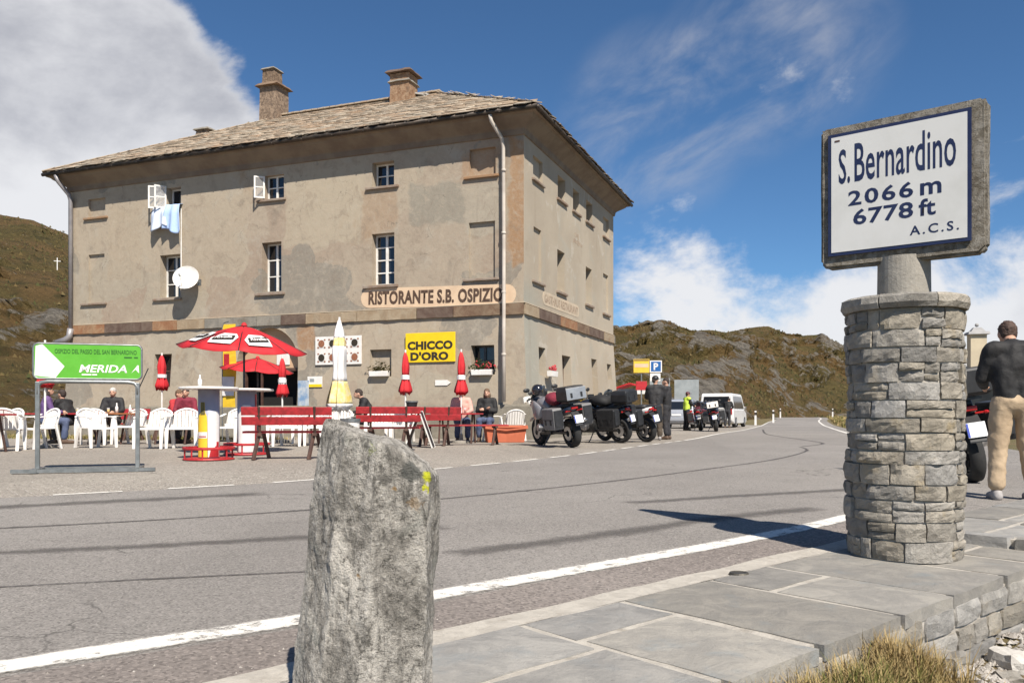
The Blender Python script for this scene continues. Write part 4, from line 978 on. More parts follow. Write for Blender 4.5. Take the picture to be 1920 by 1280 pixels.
def draped(name, label, x0, x1, z0, z1, seed, mat, y0=-.10):
    t_ = wall_thing(name, label, 'laundry', (x0 + x1) / 2, z1, 0, 'laundry at the open window')
    nx_, nz_ = 14, 18; vs = []
    for j in range(nz_ + 1):
        f = j / nz_; z = (z0 - z1) * (f ** 1.05)
        for i in range(nx_ + 1):
            g = i / nx_; hem = .10 * math.sin(g * 5 + seed) * f; x = (x0 - x1) / 2 + (x1 - x0) * g + .10 * f * (g - .5) * 2
            y = y0 - .10 * math.sin(min(1, f * 2.5) * 1.2) - .05 * math.sin(g * 11 + seed + f) * (.3 + f) - (.06 if f > .05 else 0)
            if f == 0: y = .02
            vs.append((x, y, z + hem))
    fs = [(j * (nx_ + 1) + i, j * (nx_ + 1) + i + 1, (j + 1) * (nx_ + 1) + i + 1, (j + 1) * (nx_ + 1) + i) for j in range(nz_) for i in range(nx_)]
    q = MB(); q.add(vs, fs); o = q.build('cloth', mat, t_, smooth=True); m = o.modifiers.new('thick', 'SOLIDIFY'); m.thickness = .012
draped('bed_sheet', 'pale blue sheet hanging at the right of the open top window', -12.85, -12.32, 7.12, 8.08, 1, 'blue_cloth')
draped('pillow_case', 'whiter pale blue pillowcase hanging left under the open sash', -13.45, -12.88, 7.25, 8.02, 4, 'blue_cloth_pale') if M('blue_cloth_pale', (.62, .68, .80), (.55, .62, .76), 4, .8, .25, 12) else 0

s_ = wall_thing('wall_sign', 'bright yellow rectangular coffee sign with black capitals on the ground floor wall', 'sign', -2.98, 2.48, -.03)
MB().box((0, 0, .44), (1.64, .05, .88)).build('panel', 'yellow_sign', s_, bevel=.01)
text_obj('CHICCO', 1.50, .26, 'lettering', 'black_print', s_, Matrix.Translation((0, -.026, .50)), .003, .055, 1.04)
text_obj("D'ORO", 1.26, .26, 'lettering', 'black_print', s_, Matrix.Translation((-.02, -.026, .18)), .003, .055, 1.04)
s_ = wall_thing('menu_board', 'white board with rows of dish photographs behind the folded white parasol', 'board', -6.14, 2.48, -.03)
MB().box((0, 0, .44), (1.66, .04, .88)).build('panel', 'white_plastic', s_)
for r_ in range(2):
    for c in range(4):
        q = MB(); q.box((-.6 + c * .40, -.022, .22 + r_ * .44), (.30, .006, .28)); q.build('food_photo', 'white_frame', s_)
        q = MB(); q.lathe([(.001, 0), (.10, 0), (.115, -.006), (.001, -.008)], (-.6 + c * .40, -.028, .22 + r_ * .44), 12, 'y'); q.build('food_photo', 'menu_red' if (r_ + c) % 2 else 'black_print', s_)
        q = MB(); [q.box((-.6 + c * .40 + dx * .12, -.027, .22 + r_ * .44 + dz_ * .12), (.06, .004, .045)) for dx in (-1, 1) for dz_ in (-1, 1)]; q.build('food_photo', 'menu_red', s_, kind='stuff')
s_ = wall_thing('notice', 'small white and yellow notice right of the doorway', 'notice', -6.98, 1.78, -.02)
MB().box((0, 0, .17), (.54, .02, .34)).build('panel', 'white_plastic', s_); MB().box((0, -.012, .05), (.52, .006, .09)).build('yellow_strip', 'yellow_sign', s_); MB().box((-.1, -.012, .22), (.16, .006, .1)).build('print', 'info_panel', s_)
s_ = wall_thing('direction_arrow', 'small white arrow sign pointing right on the wall', 'sign', -2.58, 1.86, -.02)
q = MB(); q.prism([(-.25, -.08), (.14, -.08), (.26, 0), (.14, .08), (-.25, .08)], -.012, .012); q.build('arrow_panel', 'white_plastic', s_)
s_ = wall_thing('poster', 'tall blue and white poster beside the dark doorway', 'poster', -7.38, .95, -.02)
MB().box((0, 0, .52), (.40, .02, 1.05)).build('sheet', 'poster_blue', s_)
def flower_box(x, z, label, leafm, red, dry):
    b_ = wall_thing('flower_box', label, 'flower box', x, z, -.07, 'flower boxes on the sills')
    q = MB(); q.box((0, 0, .08), (.62, .16, .16), None, 0, 1.06); q.build('trough', 'white_plastic', b_, bevel=.012)
    q = MB(); rr = random.Random(int(x * 10))
    for k in range(150):
        px_, pz = rr.gauss(0, .17), abs(rr.gauss(0, .13)) + .16; py_ = rr.gauss(0, .05); a = rr.uniform(0, 6.3); w = rr.uniform(.02, .045)
        q.add([(px_ - w, py_, pz), (px_ + w * math.cos(a), py_ - w, pz + w * .3), (px_ + w, py_, pz + w), (px_, py_ + w * .6, pz + w * math.sin(a))], [(0, 1, 2, 3)])
    q.build('foliage', leafm, b_, kind='stuff')
    if red:
        q = MB()
        for k in range(26): q.ball((rr.gauss(.08, .16), -.04 + rr.gauss(0, .05), .2 + abs(rr.gauss(0, .1))), rr.uniform(.02, .035), 6)
        q.build('blossoms', 'flower_red', b_, kind='stuff')
flower_box(-4.67, 2.08, 'white flower box with dry olive plants in the blind ground floor window', 'leaf_olive', False, True)
flower_box(-1.31, 2.06, 'white flower box with red geraniums under the dark ground floor window', 'leaf_green', True, False)
fb = thing('flower_box', 'small white flower box with red blooms on the pale side wall', 'flower box', BM @ Vector((.30, 1.75, 2.08)), BRZ + R(90), 'flower boxes on the sills')
MB().box((0, 0, .08), (.55, .16, .16), None, 0, 1.06).build('trough', 'white_plastic', fb)
q = MB(); [q.ball((random.gauss(0, .15), random.gauss(0, .04), .2 + abs(random.gauss(0, .07))), random.uniform(.02, .045), 6) for _ in range(30)]; q.build('blossoms', 'flower_red', fb, kind='stuff')

# ------------------------------------------------------------------ terrace furniture
WHITE = []
def chair_master():
    c = thing('plastic_chair', 'x', 'chair')
    w, d, sh = .27, .25, .42
    q = MB(); q.loft([[(-w * k, y, sh - dz_), (w * k, y, sh - dz_), (w * k, y, sh - dz_ + .022), (-w * k, y, sh - dz_ + .022)] for y, k, dz_ in ((-.25, .86, .0), (0, .9, .012), (.2, .96, .004), (.27, .9, .03))]); q.build('seat', 'white_plastic', c, bevel=.008)
    for sx in (-1, 1):
        q = MB(); q.loft([[(sx * (w + .02) - .035 * k, .22 + f - .03, z), (sx * (w + .02) + .035 * k, .22 + f - .03, z), (sx * (w + .02) + .035 * k, .22 + f + .012, z), (sx * (w + .02) - .035 * k, .22 + f + .012, z)] for z, f, k in ((0, .05, .75), (.42, .02, 1.25), (.60, .0, .8), (.65, -.03, .7))]); q.build('leg', 'white_plastic', c, bevel=.006)
        q = MB(); q.loft([[(sx * (w - .01) - .028, -.24 - f - .012, z), (sx * (w - .01) + .028, -.24 - f - .012, z), (sx * (w - .01) + .028, -.24 - f + .03, z), (sx * (w - .01) - .028, -.24 - f + .03, z)] for z, f in ((0, .10), (.42, .0), (.5, -.01))]); q.build('leg', 'white_plastic', c, bevel=.006)
        q = MB(); pts = [(sx * (w + .02), .24, .64), (sx * (w + .035), .1, .665), (sx * (w + .035), -.08, .665), (sx * (w + .01), -.24, .72)]
        q.loft([[(p[0] - .028, p[1], p[2] - .012), (p[0] + .028, p[1], p[2] - .012), (p[0] + .028, p[1], p[2] + .012), (p[0] - .028, p[1], p[2] + .012)] for p in pts]); q.build('armrest', 'white_plastic', c, bevel=.006)
    n = 9
    def back(a, z): return (a * (.24 + .05 * (z - .42)), -.25 - (z - .42) * .22 - .05 * (1 - a * a) * 1.0 + .02, z)
    q = MB()
    for i in range(7):
        a = -1 + 2 * (i + .5) / 7; h = .115
        rings = []
        for z in (.43, .55, .68, .80 - .05 * a * a):
            p0, p1 = back(a - h, z), back(a + h, z); rings.append([p0, p1, (p1[0], p1[1] - .012, p1[2]), (p0[0], p0[1] - .012, p0[2])])
        q.loft(rings)
    q.build('backrest', 'white_plastic', c)
    q = MB(); q.tube([back(a, .44 if abs(a) > 1.01 else .83 - .10 * a * a) for a in np.linspace(-1.05, 1.05, 13)], .024, 8); q.build('back_rim', 'white_plastic', c, smooth=True)
    return c
CH = chair_master()
CHAIRS = [((-10.05, 16.6), 20, 'leftmost white plastic chair, behind the red table edge'), ((-9.80, 17.3), 150, 'white plastic chair just left of the green sign post'),
          ((-9.70, 19.3), 200, 'white plastic chair seen behind the larger one under the green sign'), ((-8.85, 17.8), -120, 'white plastic chair under the middle of the green sign'),
          ((-9.05, 19.8), 170, 'white plastic chair behind the right post of the green sign'), ((-7.45, 17.4), 175, 'white slatted chair right of the green sign post'),
          ((-6.95, 17.7), 190, 'white slatted chair left of the bottle bar table'), ((-6.3, 18.7), 165, 'white plastic chair between the two bar tables'),
          ((-4.95, 18.6), 180, 'white plastic chair behind the left end of the front red bench'), ((-4.35, 18.9), 185, 'white plastic chair behind the middle of the front red bench'),
          ((-3.80, 18.2), 175, 'white plastic chair behind the folded white parasol'), ((-3.1, 19.6), 180, 'white plastic chair behind the second red bench'), ((-2.75, 20.6), 172, 'white plastic chair beside the folding blackboard'),
          ((-.62, 22.6), -60, 'white plastic chair beside the seated woman in black'), ((.02, 22.75), 15, 'white plastic chair behind the terracotta planter'),
          ((-5.6, 20.3), 190, 'white plastic chair in front of the dark doorway'), ((-10.9, 17.9), 160, 'white plastic chair at the far left edge of the terrace')]
for i, (p, a, lb) in enumerate(CHAIRS):
    z = G(p[1]) - .006
    if i == 0: CH.location = (*p, z); CH.rotation_euler = (0, 0, R(a)); CH['label'] = lb; CH['group'] = 'white plastic terrace chairs'
    else: copy_thing(CH, (*p, z), R(a), lb, 'white plastic terrace chairs')

def bench(label, loc, rz, L=1.9, back=True, group='red slatted benches'):
    b_ = thing('bench', label, 'bench', (loc[0], loc[1], G(loc[1]) - .006), rz, group)
    for k in range(3): MB().box((0, -.18 + .15 * k, .455), (L, .125, .035)).build('seat_slat', 'red_wood', b_, bevel=.006)
    if back:
        for z, y in ((.64, .285), (.80, .325)): MB().box((0, y, z), (L, .035, .135), Matrix.Rotation(R(-12), 3, 'X')).build('back_slat', 'red_wood', b_, bevel=.006)
    for x in (-L / 2 + .28, L / 2 - .28):
        q = MB(); q.box((x, -.0, .42), (.06, .48, .05)); q.tube([(x - .02, -.16, .42), (x - .1, -.25, 0)], .036, 6); q.build('leg', 'dark_wood', b_)
        q = MB(); q.tube([(x + .02, .16, .42), (x + .1, .24, 0)], .036, 6)
        if back: q.tube([(x, .19, .40), (x, .36, .87)], .024, 6)
        q.build('leg', 'dark_wood', b_)
    return b_
bench('long red slatted bench nearest the road, left of the stone post', (-3.74, 14.0), R(10) + PI, 1.44)
bench('red slatted bench right behind the standing stone', (-2.45, 16.6), R(8) + PI, 1.25)
bench('red slatted bench beside the folding blackboard', (-1.75, 18.9), R(14) + PI, 1.1)
bench('low backless red bench in front of the man in pink', (-1.15, 19.3), R(12), 2.1, False)
bench('red bench against the wall behind the green sign', (-11.2, 23.3), R(-20), 2.2)
bench('red bench against the wall right of the white-haired guest', (-8.9, 22.3), R(-20), 1.6)
def table(label, loc, rz, L, W_, top, h=.74, group='terrace tables'):
    t_ = thing('table', label, 'table', (loc[0], loc[1], G(loc[1]) - .006), rz, group)
    for k in range(4): MB().box((0, -W_ / 2 + W_ / 8 + W_ / 4 * k, h - .018), (L, W_ / 4 - .012, .036)).build('top_plank', top, t_, bevel=.004)
    for x in (-L / 2 + .2, L / 2 - .2):
        for y in (-1, 1): q = MB(); q.tube([(x, y * W_ * .18, h - .04), (x, y * W_ * .42, 0)], .025, 6); q.build('leg', 'dark_wood', t_)
    return t_
table('red plank table at the left frame edge', (-10.3, 16.0), R(-12), 1.3, .7, 'red_wood')
table('long red table with the dark-haired guests', (-10.9, 20.6), R(-14), 2.0, .7, 'red_wood')
table('orange wooden table in front of the white-haired guest', (-9.55, 20.2), R(-14), 1.1, .7, 'wood_table')
table('red table of the man in the pink shirt', (-1.35, 20.6), R(-8), 1.2, .65, 'red_wood')
table('red table behind the right post of the green sign', (-8.0, 20.0), R(-14), 1.2, .7, 'red_wood')
table('dark table just behind the front red bench', (-4.4, 19.7), R(-10), 1.3, .7, 'dark_wood')
def bottle(loc, z, label, mat='leaf_green', h=.2):
    q = MB(); q.lathe([(.001, 0), (.034, 0), (.036, h * .55), (.014, h * .75), (.013, h), (.001, h)], n=10); q.build('bottle', mat, None, smooth=True, loc=(loc[0], loc[1], G(loc[1]) + z), label=label, cat='bottle')
bottle((-9.5, 20.1), .735, 'small white bottle on the orange table', 'white_plastic', .24); bottle((-9.2, 20.15), .735, 'second small pale bottle on the orange table', 'white_frame', .2); bottle((-4.15, 19.55), .735, 'small pale bottle on the dark table', 'white_plastic', .22)

def glass(loc, label, mat='wood_table'):
    g_ = thing('drinking_glass', label, 'glass', (loc[0], loc[1], G(loc[1]) + .732)); q = MB(); q.lathe([(.001, 0), (.028, 0), (.034, .13), (.031, .13), (.026, .01), (.001, .01)], n=12); q.build('tumbler', 'glass_clear', g_, smooth=True)
    q = MB(); q.lathe([(.001, .012), (.025, .012), (.029, .09), (.001, .09)], n=12); q.build('drink', mat, g_, smooth=True)
glass((-1.45, 20.5), 'glass of orange drink on the red table before the man in pink', 'terracotta'); glass((-1.15, 20.55), 'second glass of orange drink, right on the red table', 'terracotta'); glass((-9.75, 20.2), 'glass of amber drink on the orange table', 'yellow_cloth')
glass((-10.7, 20.6), 'glass on the long red table of the dark-haired guests', 'yellow_cloth'); glass((-7.8, 20.0), 'glass on the red table behind the sign post', 'wood_table'); glass((-4.6, 19.6), 'glass on the dark table behind the bench', 'wood_table')
# round bar tables with printed columns
def bar_table(label, loc, rz, art):
    t_ = thing('bar_table', label, 'table', (loc[0], loc[1], G(loc[1]) - .006), rz, 'round bar tables')
    q = MB(); q.lathe([(.001, 1.16), (.46, 1.16), (.475, 1.17), (.475, 1.19), (.46, 1.20), (.001, 1.20)], n=32); q.build('table_top', 'white_plastic', t_)
    q = MB(); q.lathe([(.001, 0), (.40, 0), (.41, .015), (.40, .03), (.05, .035), (.001, .04)], n=32); q.build('base_plate', 'red_paint', t_)
    q = MB(); q.lathe([(.36, .17), (.41, .17), (.415, .19), (.41, .215), (.36, .215)], n=32, closed=True); q.build('foot_ring', 'red_paint', t_)
    for k in range(6):
        a = k * PI / 3 + .3; q = MB(); q.cyl((.385 * math.cos(a), .385 * math.sin(a), .02), (.385 * math.cos(a), .385 * math.sin(a), .18), .014, n=8); q.build('ring_post', 'red_paint', t_)
    q = MB(); q.lathe([(.17, .03), (.17, 1.16)], n=28); q.build('column', 'grey_column', t_, smooth=True)
    def wrap(prof, r_, name, mat):       # printed sheet wrapped round the column
        q = MB(); zs = [p[0] for p in prof]; n = 8; vs = []
        for z, a0, a1 in prof:
            for i in range(n + 1): a = R(-90) + a0 + (a1 - a0) * i / n; vs.append((r_ * math.cos(a), r_ * math.sin(a), z))
        q.add(vs, [(j * (n + 1) + i, j * (n + 1) + i + 1, (j + 1) * (n + 1) + i + 1, (j + 1) * (n + 1) + i) for j in range(len(prof) - 1) for i in range(n)]); q.build(name, mat, t_, smooth=True)
    if art:
        wrap([(.05, -1.2, -.1), (.6, -1.2, -.1), (.72, -1.1, -.15), (.78, -.8, -.3), (.95, -.78, -.35)], .174, 'printed_bottle', 'yellow_cloth')
        wrap([(.74, -.8, -.3), (.80, -.76, -.33), (.95, -.74, -.36)], .176, 'printed_bottle_neck', 'leaf_olive')
        wrap([(.05, -.06, 1.2), (.72, -.06, 1.2), (.78, .1, 1.1), (.80, .3, .9)], .174, 'printed_glass', 'white_cloth')
        wrap([(.05, .05, 1.1), (.18, .2, 1.1), (.30, .8, 1.1)], .177, 'printed_red_corner', 'red_paint')
        wrap([(.36, -1.15, -.12), (.46, -1.15, -.12)], .177, 'printed_label', 'white_plastic')
        wrap([(.375, -1.0, -.2), (.395, -1.0, -.2)], .1775, 'printed_label', 'red_paint')
    else:
        wrap([(.05, -1.0, .9), (.75, -1.0, .9), (.85, -.8, .7), (.90, -.4, .3)], .174, 'printed_glass', 'white_cloth')
        wrap([(.05, .95, 1.6), (1.1, .95, 1.6)], .174, 'printed_red_edge', 'red_paint')
    return t_
bar_table('round bar table with a yellow bottle printed on its column', (-5.02, 13.85), R(18), True)
bar_table('round bar table with a plain white print under the open red parasol', (-4.85, 15.3), R(18), False)
bottle((-5.15, 13.8), 1.195, 'small white candle bottle on the left bar table', 'white_plastic', .20)

# parasols
def parasol_closed(label, loc, top, bot, r_, mats, tilt=0, pole='white_frame', band=True, fold=.32):
    p = thing('parasol', label, 'parasol', (loc[0], loc[1], G(loc[1]) - .006), 0, 'folded parasols')
    gz = G(loc[1]); q = MB(); q.cyl((0, 0, .05), (0, 0, top - gz + .06), .022, n=10); q.build('pole', pole, p)
    q = MB(); q.lathe([(.001, 0), (.24, 0), (.24, .05), (.05, .08), (.04, .22), (.001, .22)], n=20); q.build('foot', 'concrete_post', p)
    H = top - bot; n = 24; segs = [(0, .016), (.12, .052), (.35, .075), (.55, .062), (.68, .07), (.85, .105), (.95, .12), (1, .085)]
    for a, c, mi in (mats if isinstance(mats, list) else [(0, 1, mats)]):
        rings = []
        for f in np.linspace(a, c, 10):
            rr = np.interp(f, [s[0] for s in segs], [s[1] for s in segs]) * r_
            rings.append([(rr * (1 + fold * math.sin(8 * 2 * PI * k / n + f * 2 + math.sin(k))) * math.cos(2 * PI * k / n), rr * (1 + fold * math.sin(8 * 2 * PI * k / n + f * 2 + math.sin(k))) * math.sin(2 * PI * k / n), top - gz - H * f + (.05 * math.sin(k * 1.7) if f > .97 else 0)) for k in range(n)])
        q = MB(); q.loft(rings, caps=True); q.build('canopy', mi, p, smooth=True)
    if band:
        q = MB(); f = .66; q.lathe([(.09 * r_, top - gz - H * f), (.095 * r_, top - gz - H * (f - .1)), (.075 * r_, top - gz - H * (f - .1))], n=12); q.build('strap', 'white_cloth', p)
    return p
RWR = [(0, .52, 'red_cloth'), (.52, .70, 'white_cloth'), (.70, 1, 'red_cloth')]
parasol_closed('folded red parasol left of the green sign', (-10.05, 18.0), 2.46, 1.52, 1.25, RWR)
parasol_closed('folded red parasol by the small ground floor window', (-8.75, 20.9), 2.40, 1.55, 1.25, 'red_cloth')
parasol_closed('folded red parasol in front of the dark doorway', (-5.85, 21.3), 2.36, 1.40, 1.15, RWR)
parasol_closed('folded red parasol left of the yellow coffee sign', (-2.60, 20.4), 2.44, 1.43, 1.15, [(0, .55, 'red_cloth'), (.55, .64, 'white_cloth'), (.64, 1, 'red_cloth')])
parasol_closed('folded red parasol above the man in pink', (-1.27, 20.9), 2.49, 1.43, 1.2, [(0, .55, 'red_cloth'), (.55, .66, 'white_cloth'), (.66, 1, 'red_cloth')])
pw = parasol_closed('tall folded white and yellow parasol behind the standing stone', (-3.20, 15.5), 2.66, 1.0, 1.45, [(0, .20, 'white_cloth'), (.20, .29, 'yellow_pale_cloth'), (.29, .68, 'white_cloth'), (.68, .93, 'yellow_pale_cloth'), (.93, 1, 'white_cloth')], band=False, fold=.48)
def parasol_open(label, loc, r_, ze, zt, tiltx, tilty, logos, pole_mat='dark_metal', segs=8):
    p = thing('parasol', label, 'parasol', (loc[0], loc[1], G(loc[1]) - .006), 0, 'open parasols'); gz = G(loc[1])
    q = MB(); q.cyl((0, 0, .05), (0, 0, zt - gz + .05), .02, n=10); q.build('pole', pole_mat, p)
    q = MB(); q.lathe([(.001, 0), (.25, 0), (.25, .05), (.05, .08), (.001, .1)], n=20); q.build('foot', 'concrete_post', p)
    T = Matrix.Translation((0, 0, zt - gz)) @ Matrix.Rotation(tiltx, 4, 'X') @ Matrix.Rotation(tilty, 4, 'Y'); hz = ze - zt
    def S(a, f):                         # surface of one gore: straight ribs, slack cloth between
        return (r_ * f * math.cos(a), r_ * f * math.sin(a), hz * f ** 1.25)
    for k in range(segs):
        a0, a1 = 2 * PI * k / segs + .25, 2 * PI * (k + 1) / segs + .25; q = MB(); q.X = T; n, m_ = 6, 4; vs = []
        for j in range(n + 1):
            f = j / n
            for i in range(m_ + 1):
                g = i / m_; A, B = Vector(S(a0, f)), Vector(S(a1, f)); v = A.lerp(B, g); v.z -= .05 * f * math.sin(PI * g) * (1 if f > .9 else .3); vs.append(v)
        q.add(vs, [(j * 5 + i, j * 5 + i + 1, (j + 1) * 5 + i + 1, (j + 1) * 5 + i) for j in range(n) for i in range(m_)]); o = q.build('canopy_gore', 'red_cloth', p, smooth=True)
        m = o.modifiers.new('thick', 'SOLIDIFY'); m.thickness = .006
        q = MB(); q.X = T; q.tube([S(a0, .02), S(a0, .5), S(a0, 1)], .010, 6); q.X = T @ Matrix.Translation((0, 0, -.02)); q.build('rib', pole_mat, p)
        if k in logos:
            def onto(u, v, off):         # u across the gore, v down it
                f = v; A, B = Vector(S(a0, f)), Vector(S(a1, f)); c = A.lerp(B, u); c.z += off; return T @ c
            q = MB(); hexa = [(.12, .70), (.28, .50), (.80, .50), (.92, .62), (.78, .86), (.22, .86)]
            ctr = onto(.5, .68, .030); q.add([ctr] + [onto(u, v, .022) for u, v in hexa], [(0, 1 + i, 1 + (i + 1) % 6) for i in range(6)]); lg = q.build('logo_panel', 'white_cloth', p)
            q = MB(); blk = [(.22, .66), (.82, .60), (.80, .74), (.24, .80)]; q.add([onto(u, v, .045) for u, v in blk], [(0, 1, 2, 3)]); q.build('logo_bar', 'black_print', lg)
            tx = text_obj('Rivella', 1, 1, 'lettering', 'white_cloth', lg, Matrix(), 0, .02)
            for v in tx.data.vertices: v.co = onto(.52 + v.co.x * .46, .70 - v.co.z * .085 - v.co.x * .05, .055)
    q = MB(); q.X = T; q.lathe([(.001, .06), (.03, .05), (.06, 0), (.001, -.02)], n=12); q.build('crown', 'red_cloth', p)
    return p
parasol_open('large open red parasol with white logo panels over the bar tables', (-4.95, 15.45), 1.16, 2.12, 2.56, R(4), R(4.5), (4, 5, 6))
parasol_open('small open red parasol in front of the doorway', (-6.75, 22.2), .95, 2.10, 2.42, R(3), R(5), ())

# green event sign on a galvanised stand
ms = thing('event_sign', 'green signboard with white arrow point on a galvanised stand by the road', 'sign', (-5.80, 11.45, G(11.45) - .008), R(17))
MW = 1.40
def pl(x, z, y=0): return (x, y, z)
q = MB(); rr2 = .09; W2, H2 = 1.34, .47
rp = [(sx * (W2 / 2 - .06) + .06 * math.cos(a), 1.50 + sz * (H2 / 2 - .06) + .06 * math.sin(a)) for sx, sz, s0 in ((1, 1, 0), (-1, 1, 90), (-1, -1, 180), (1, -1, 270)) for a in np.linspace(R(s0), R(s0 + 90), 6)]
q.prism(rp, -.012, .012); pnl = q.build('panel', 'green_sign', ms)
q = MB(); q.tube([(x, 0, z) for x, z in rp + rp[:2]], .016, 8); q.build('panel_rim', 'galvanised', ms, smooth=True)
q = MB(); q.add([(-.655, -.014, 1.30), (-.40, -.014, 1.275), (-.29, -.014, 1.43), (-.56, -.014, 1.725), (-.64, -.014, 1.70)], [(0, 1, 2, 3, 4)]); q.build('white_arrow', 'white_plastic', pnl)
text_obj('MERIDA', .60, .105, 'lettering', 'white_plastic', pnl, Matrix.Translation((.20, -.014, 1.405)), .002, .02, 1.0, xform=lambda x, z: (x + z * .25, z))
text_obj('OSPIZIO DEL PASSO DEL SAN BERNARDINO', 1.02, .062, 'lettering', 'green_text', pnl, Matrix.Translation((.10, -.014, 1.635)), .002, .012)
for x, w, z, mt in ((.50, .10, 1.565, 'green_text'), (.60, .05, 1.565, 'green_text'), (-.02, .12, 1.322, 'white_plastic'), (.08, .06, 1.322, 'white_plastic')): MB().box((x, -.0145, z), (w, .003, .018)).build('illegible_line', mt, pnl)
q = MB(); q.add([(.54, -.014, 1.35), (.62, -.014, 1.46), (.635, -.014, 1.46), (.64, -.014, 1.35), (.595, -.014, 1.40)], [(0, 1, 4), (1, 2, 4), (2, 3, 4)]); q.build('emblem', 'white_plastic', pnl)
for x in (-.62, .62): q = MB(); q.box((x, .0, .62), (.055, .05, 1.2)); q.build('post', 'galvanised', ms, bevel=.006)
q = MB(); q.tube([(-.62, 0, 1.05), (-.62, 0, 1.16), (-.58, 0, 1.21), (-.50, 0, 1.225), (.50, 0, 1.225), (.58, 0, 1.21), (.62, 0, 1.16), (.62, 0, 1.05)], .028, 8); q.build('top_rail', 'galvanised', ms, smooth=True)
for x in (-.62, .62): q = MB(); q.box((x, -.0, .03), (.10, .62, .05)); q.build('foot', 'galvanised', ms)
q = MB(); q.box((0, -.26, .03), (1.75, .07, .045)); q.build('ground_rail', 'galvanised', ms)
q = MB(); q.box((0, .22, .03), (1.2, .05, .04)); q.build('ground_rail', 'galvanised', ms)
for x in (-.4, .4): q = MB(); q.box((x, .0, 1.245), (.02, .02, .05)); q.build('bracket', 'galvanised', ms)
q = MB(); q.tube([(.62, 0, 1.10), (.70, -.02, 1.28), (.76, -.02, 1.42)], .008, 6); q.build('cable', 'dark_metal', ms)

# yellow beach banner, bin, blackboard, planter
bn = thing('banner', 'tall narrow yellow advertising banner behind the open parasol', 'banner', (-7.45, 22.0, G(22) - .006), R(-18))
q = MB(); q.tube([(-.2, 0, 0), (-.2, 0, 3.0), (-.15, 0, 3.12), (0, 0, 3.15)], .015, 8); q.build('pole', 'galvanised', bn)
q = MB(); q.loft([[(-.19, .0, z), (.21, .03 * math.sin(z * 4), z), (.21, .03 * math.sin(z * 4) + .008, z), (-.19, .008, z)] for z in np.linspace(.9, 3.08, 12)]); q.build('cloth', 'yellow_cloth', bn)
q = MB(); q.loft([[(-.15, -.012, z), (.02, -.012, z), (.02, -.008, z), (-.15, -.008, z)] for z in (1.95, 2.1, 2.3)]); q.build('red_print', 'red_paint', bn)
q = MB(); q.box((0, -.02, 1.45), (.36, .03, .5)); q.build('white_print', 'white_cloth', bn)
q = MB(); q.box((0, 0, .02), (.5, .4, .04)); q.build('foot', 'dark_metal', bn)
bi = thing('waste_bin', 'white perforated bin beside the folded white parasol', 'bin', (-2.93, 15.15, G(15.15) - .006), .3)
q = MB(); q.lathe([(.001, 0), (.15, 0), (.17, .62), (.001, .62)], n=20); q.build('drum', 'white_plastic', bi, smooth=False)
q = MB(); q.lathe([(.165, .60), (.185, .60), (.185, .66), (.165, .66)], n=20, closed=True); q.build('rim', 'galvanised', bi)
q = MB(); [q.cyl((.168 * math.cos(a), .168 * math.sin(a), .48), (.174 * math.cos(a), .174 * math.sin(a), .48), .012, n=6) for a in np.arange(0, 6.28, .42)]; q.build('holes', 'black_print', bi, kind='stuff')
bl = thing('blackboard', 'folding black chalkboard stand with pale wooden edges', 'board', (-1.98, 18.0, G(18) - .006), R(88)); bl.scale = (.8, .75, .85)
for s_ in (-1, 1):
    q = MB(); q.box((0, s_ * .20, .46), (.55, .02, .95), Matrix.Rotation(R(22) * s_, 3, 'X')); q.build('board', 'black_plastic', bl)
    for x in (-.29, .29): q = MB(); q.box((x, s_ * .205, .46), (.03, .035, 1.0), Matrix.Rotation(R(22) * s_, 3, 'X')); q.build('side_rail', 'white_frame', bl)
pt = thing('planter', 'long terracotta planter trough beside the grey motorcycle', 'planter', (-.18, 21.3, G(21.3) - .006), R(12))
q = MB(); q.loft([[(-x, -y, z), (x, -y, z), (x, y, z), (-x, y, z)] for x, y, z in ((.47, .17, 0), (.52, .20, .36), (.55, .23, .37), (.55, .23, .43), (.50, .18, .43), (.49, .17, .34))]); q.build('trough', 'terracotta', pt, bevel=.01)
q = MB(); q.box((0, 0, .33), (.96, .32, .04)); q.build('soil', 'dark_wood', pt)
q = MB(); q.tube([(-.55, -.235, .36), (-.3, -.24, .34), (0, -.24, .31), (.3, -.24, .34), (.55, -.235, .36)], .02, 6); q.build('swag', 'terracotta', pt)
bk = thing('ash_bin', 'black ash bin on a thin pole by the folded red parasol', 'bin', (-2.42, 20.2, G(20.2) - .006), 0)
q = MB(); q.lathe([(.001, .78), (.10, .78), (.14, .99), (.15, 1.0), (.001, .99)], n=16); q.build('pail', 'black_plastic', bk); q = MB(); q.lathe([(.14, 1.0), (.155, 1.0), (.155, 1.03), (.14, 1.03)], n=16, closed=True); q.build('rim', 'galvanised', bk)
q = MB(); q.cyl((0, 0, .02), (0, 0, .8), .018); q.lathe([(.001, 0), (.16, 0), (.16, .02), (.001, .03)], n=16); q.build('stand', 'galvanised', bk)

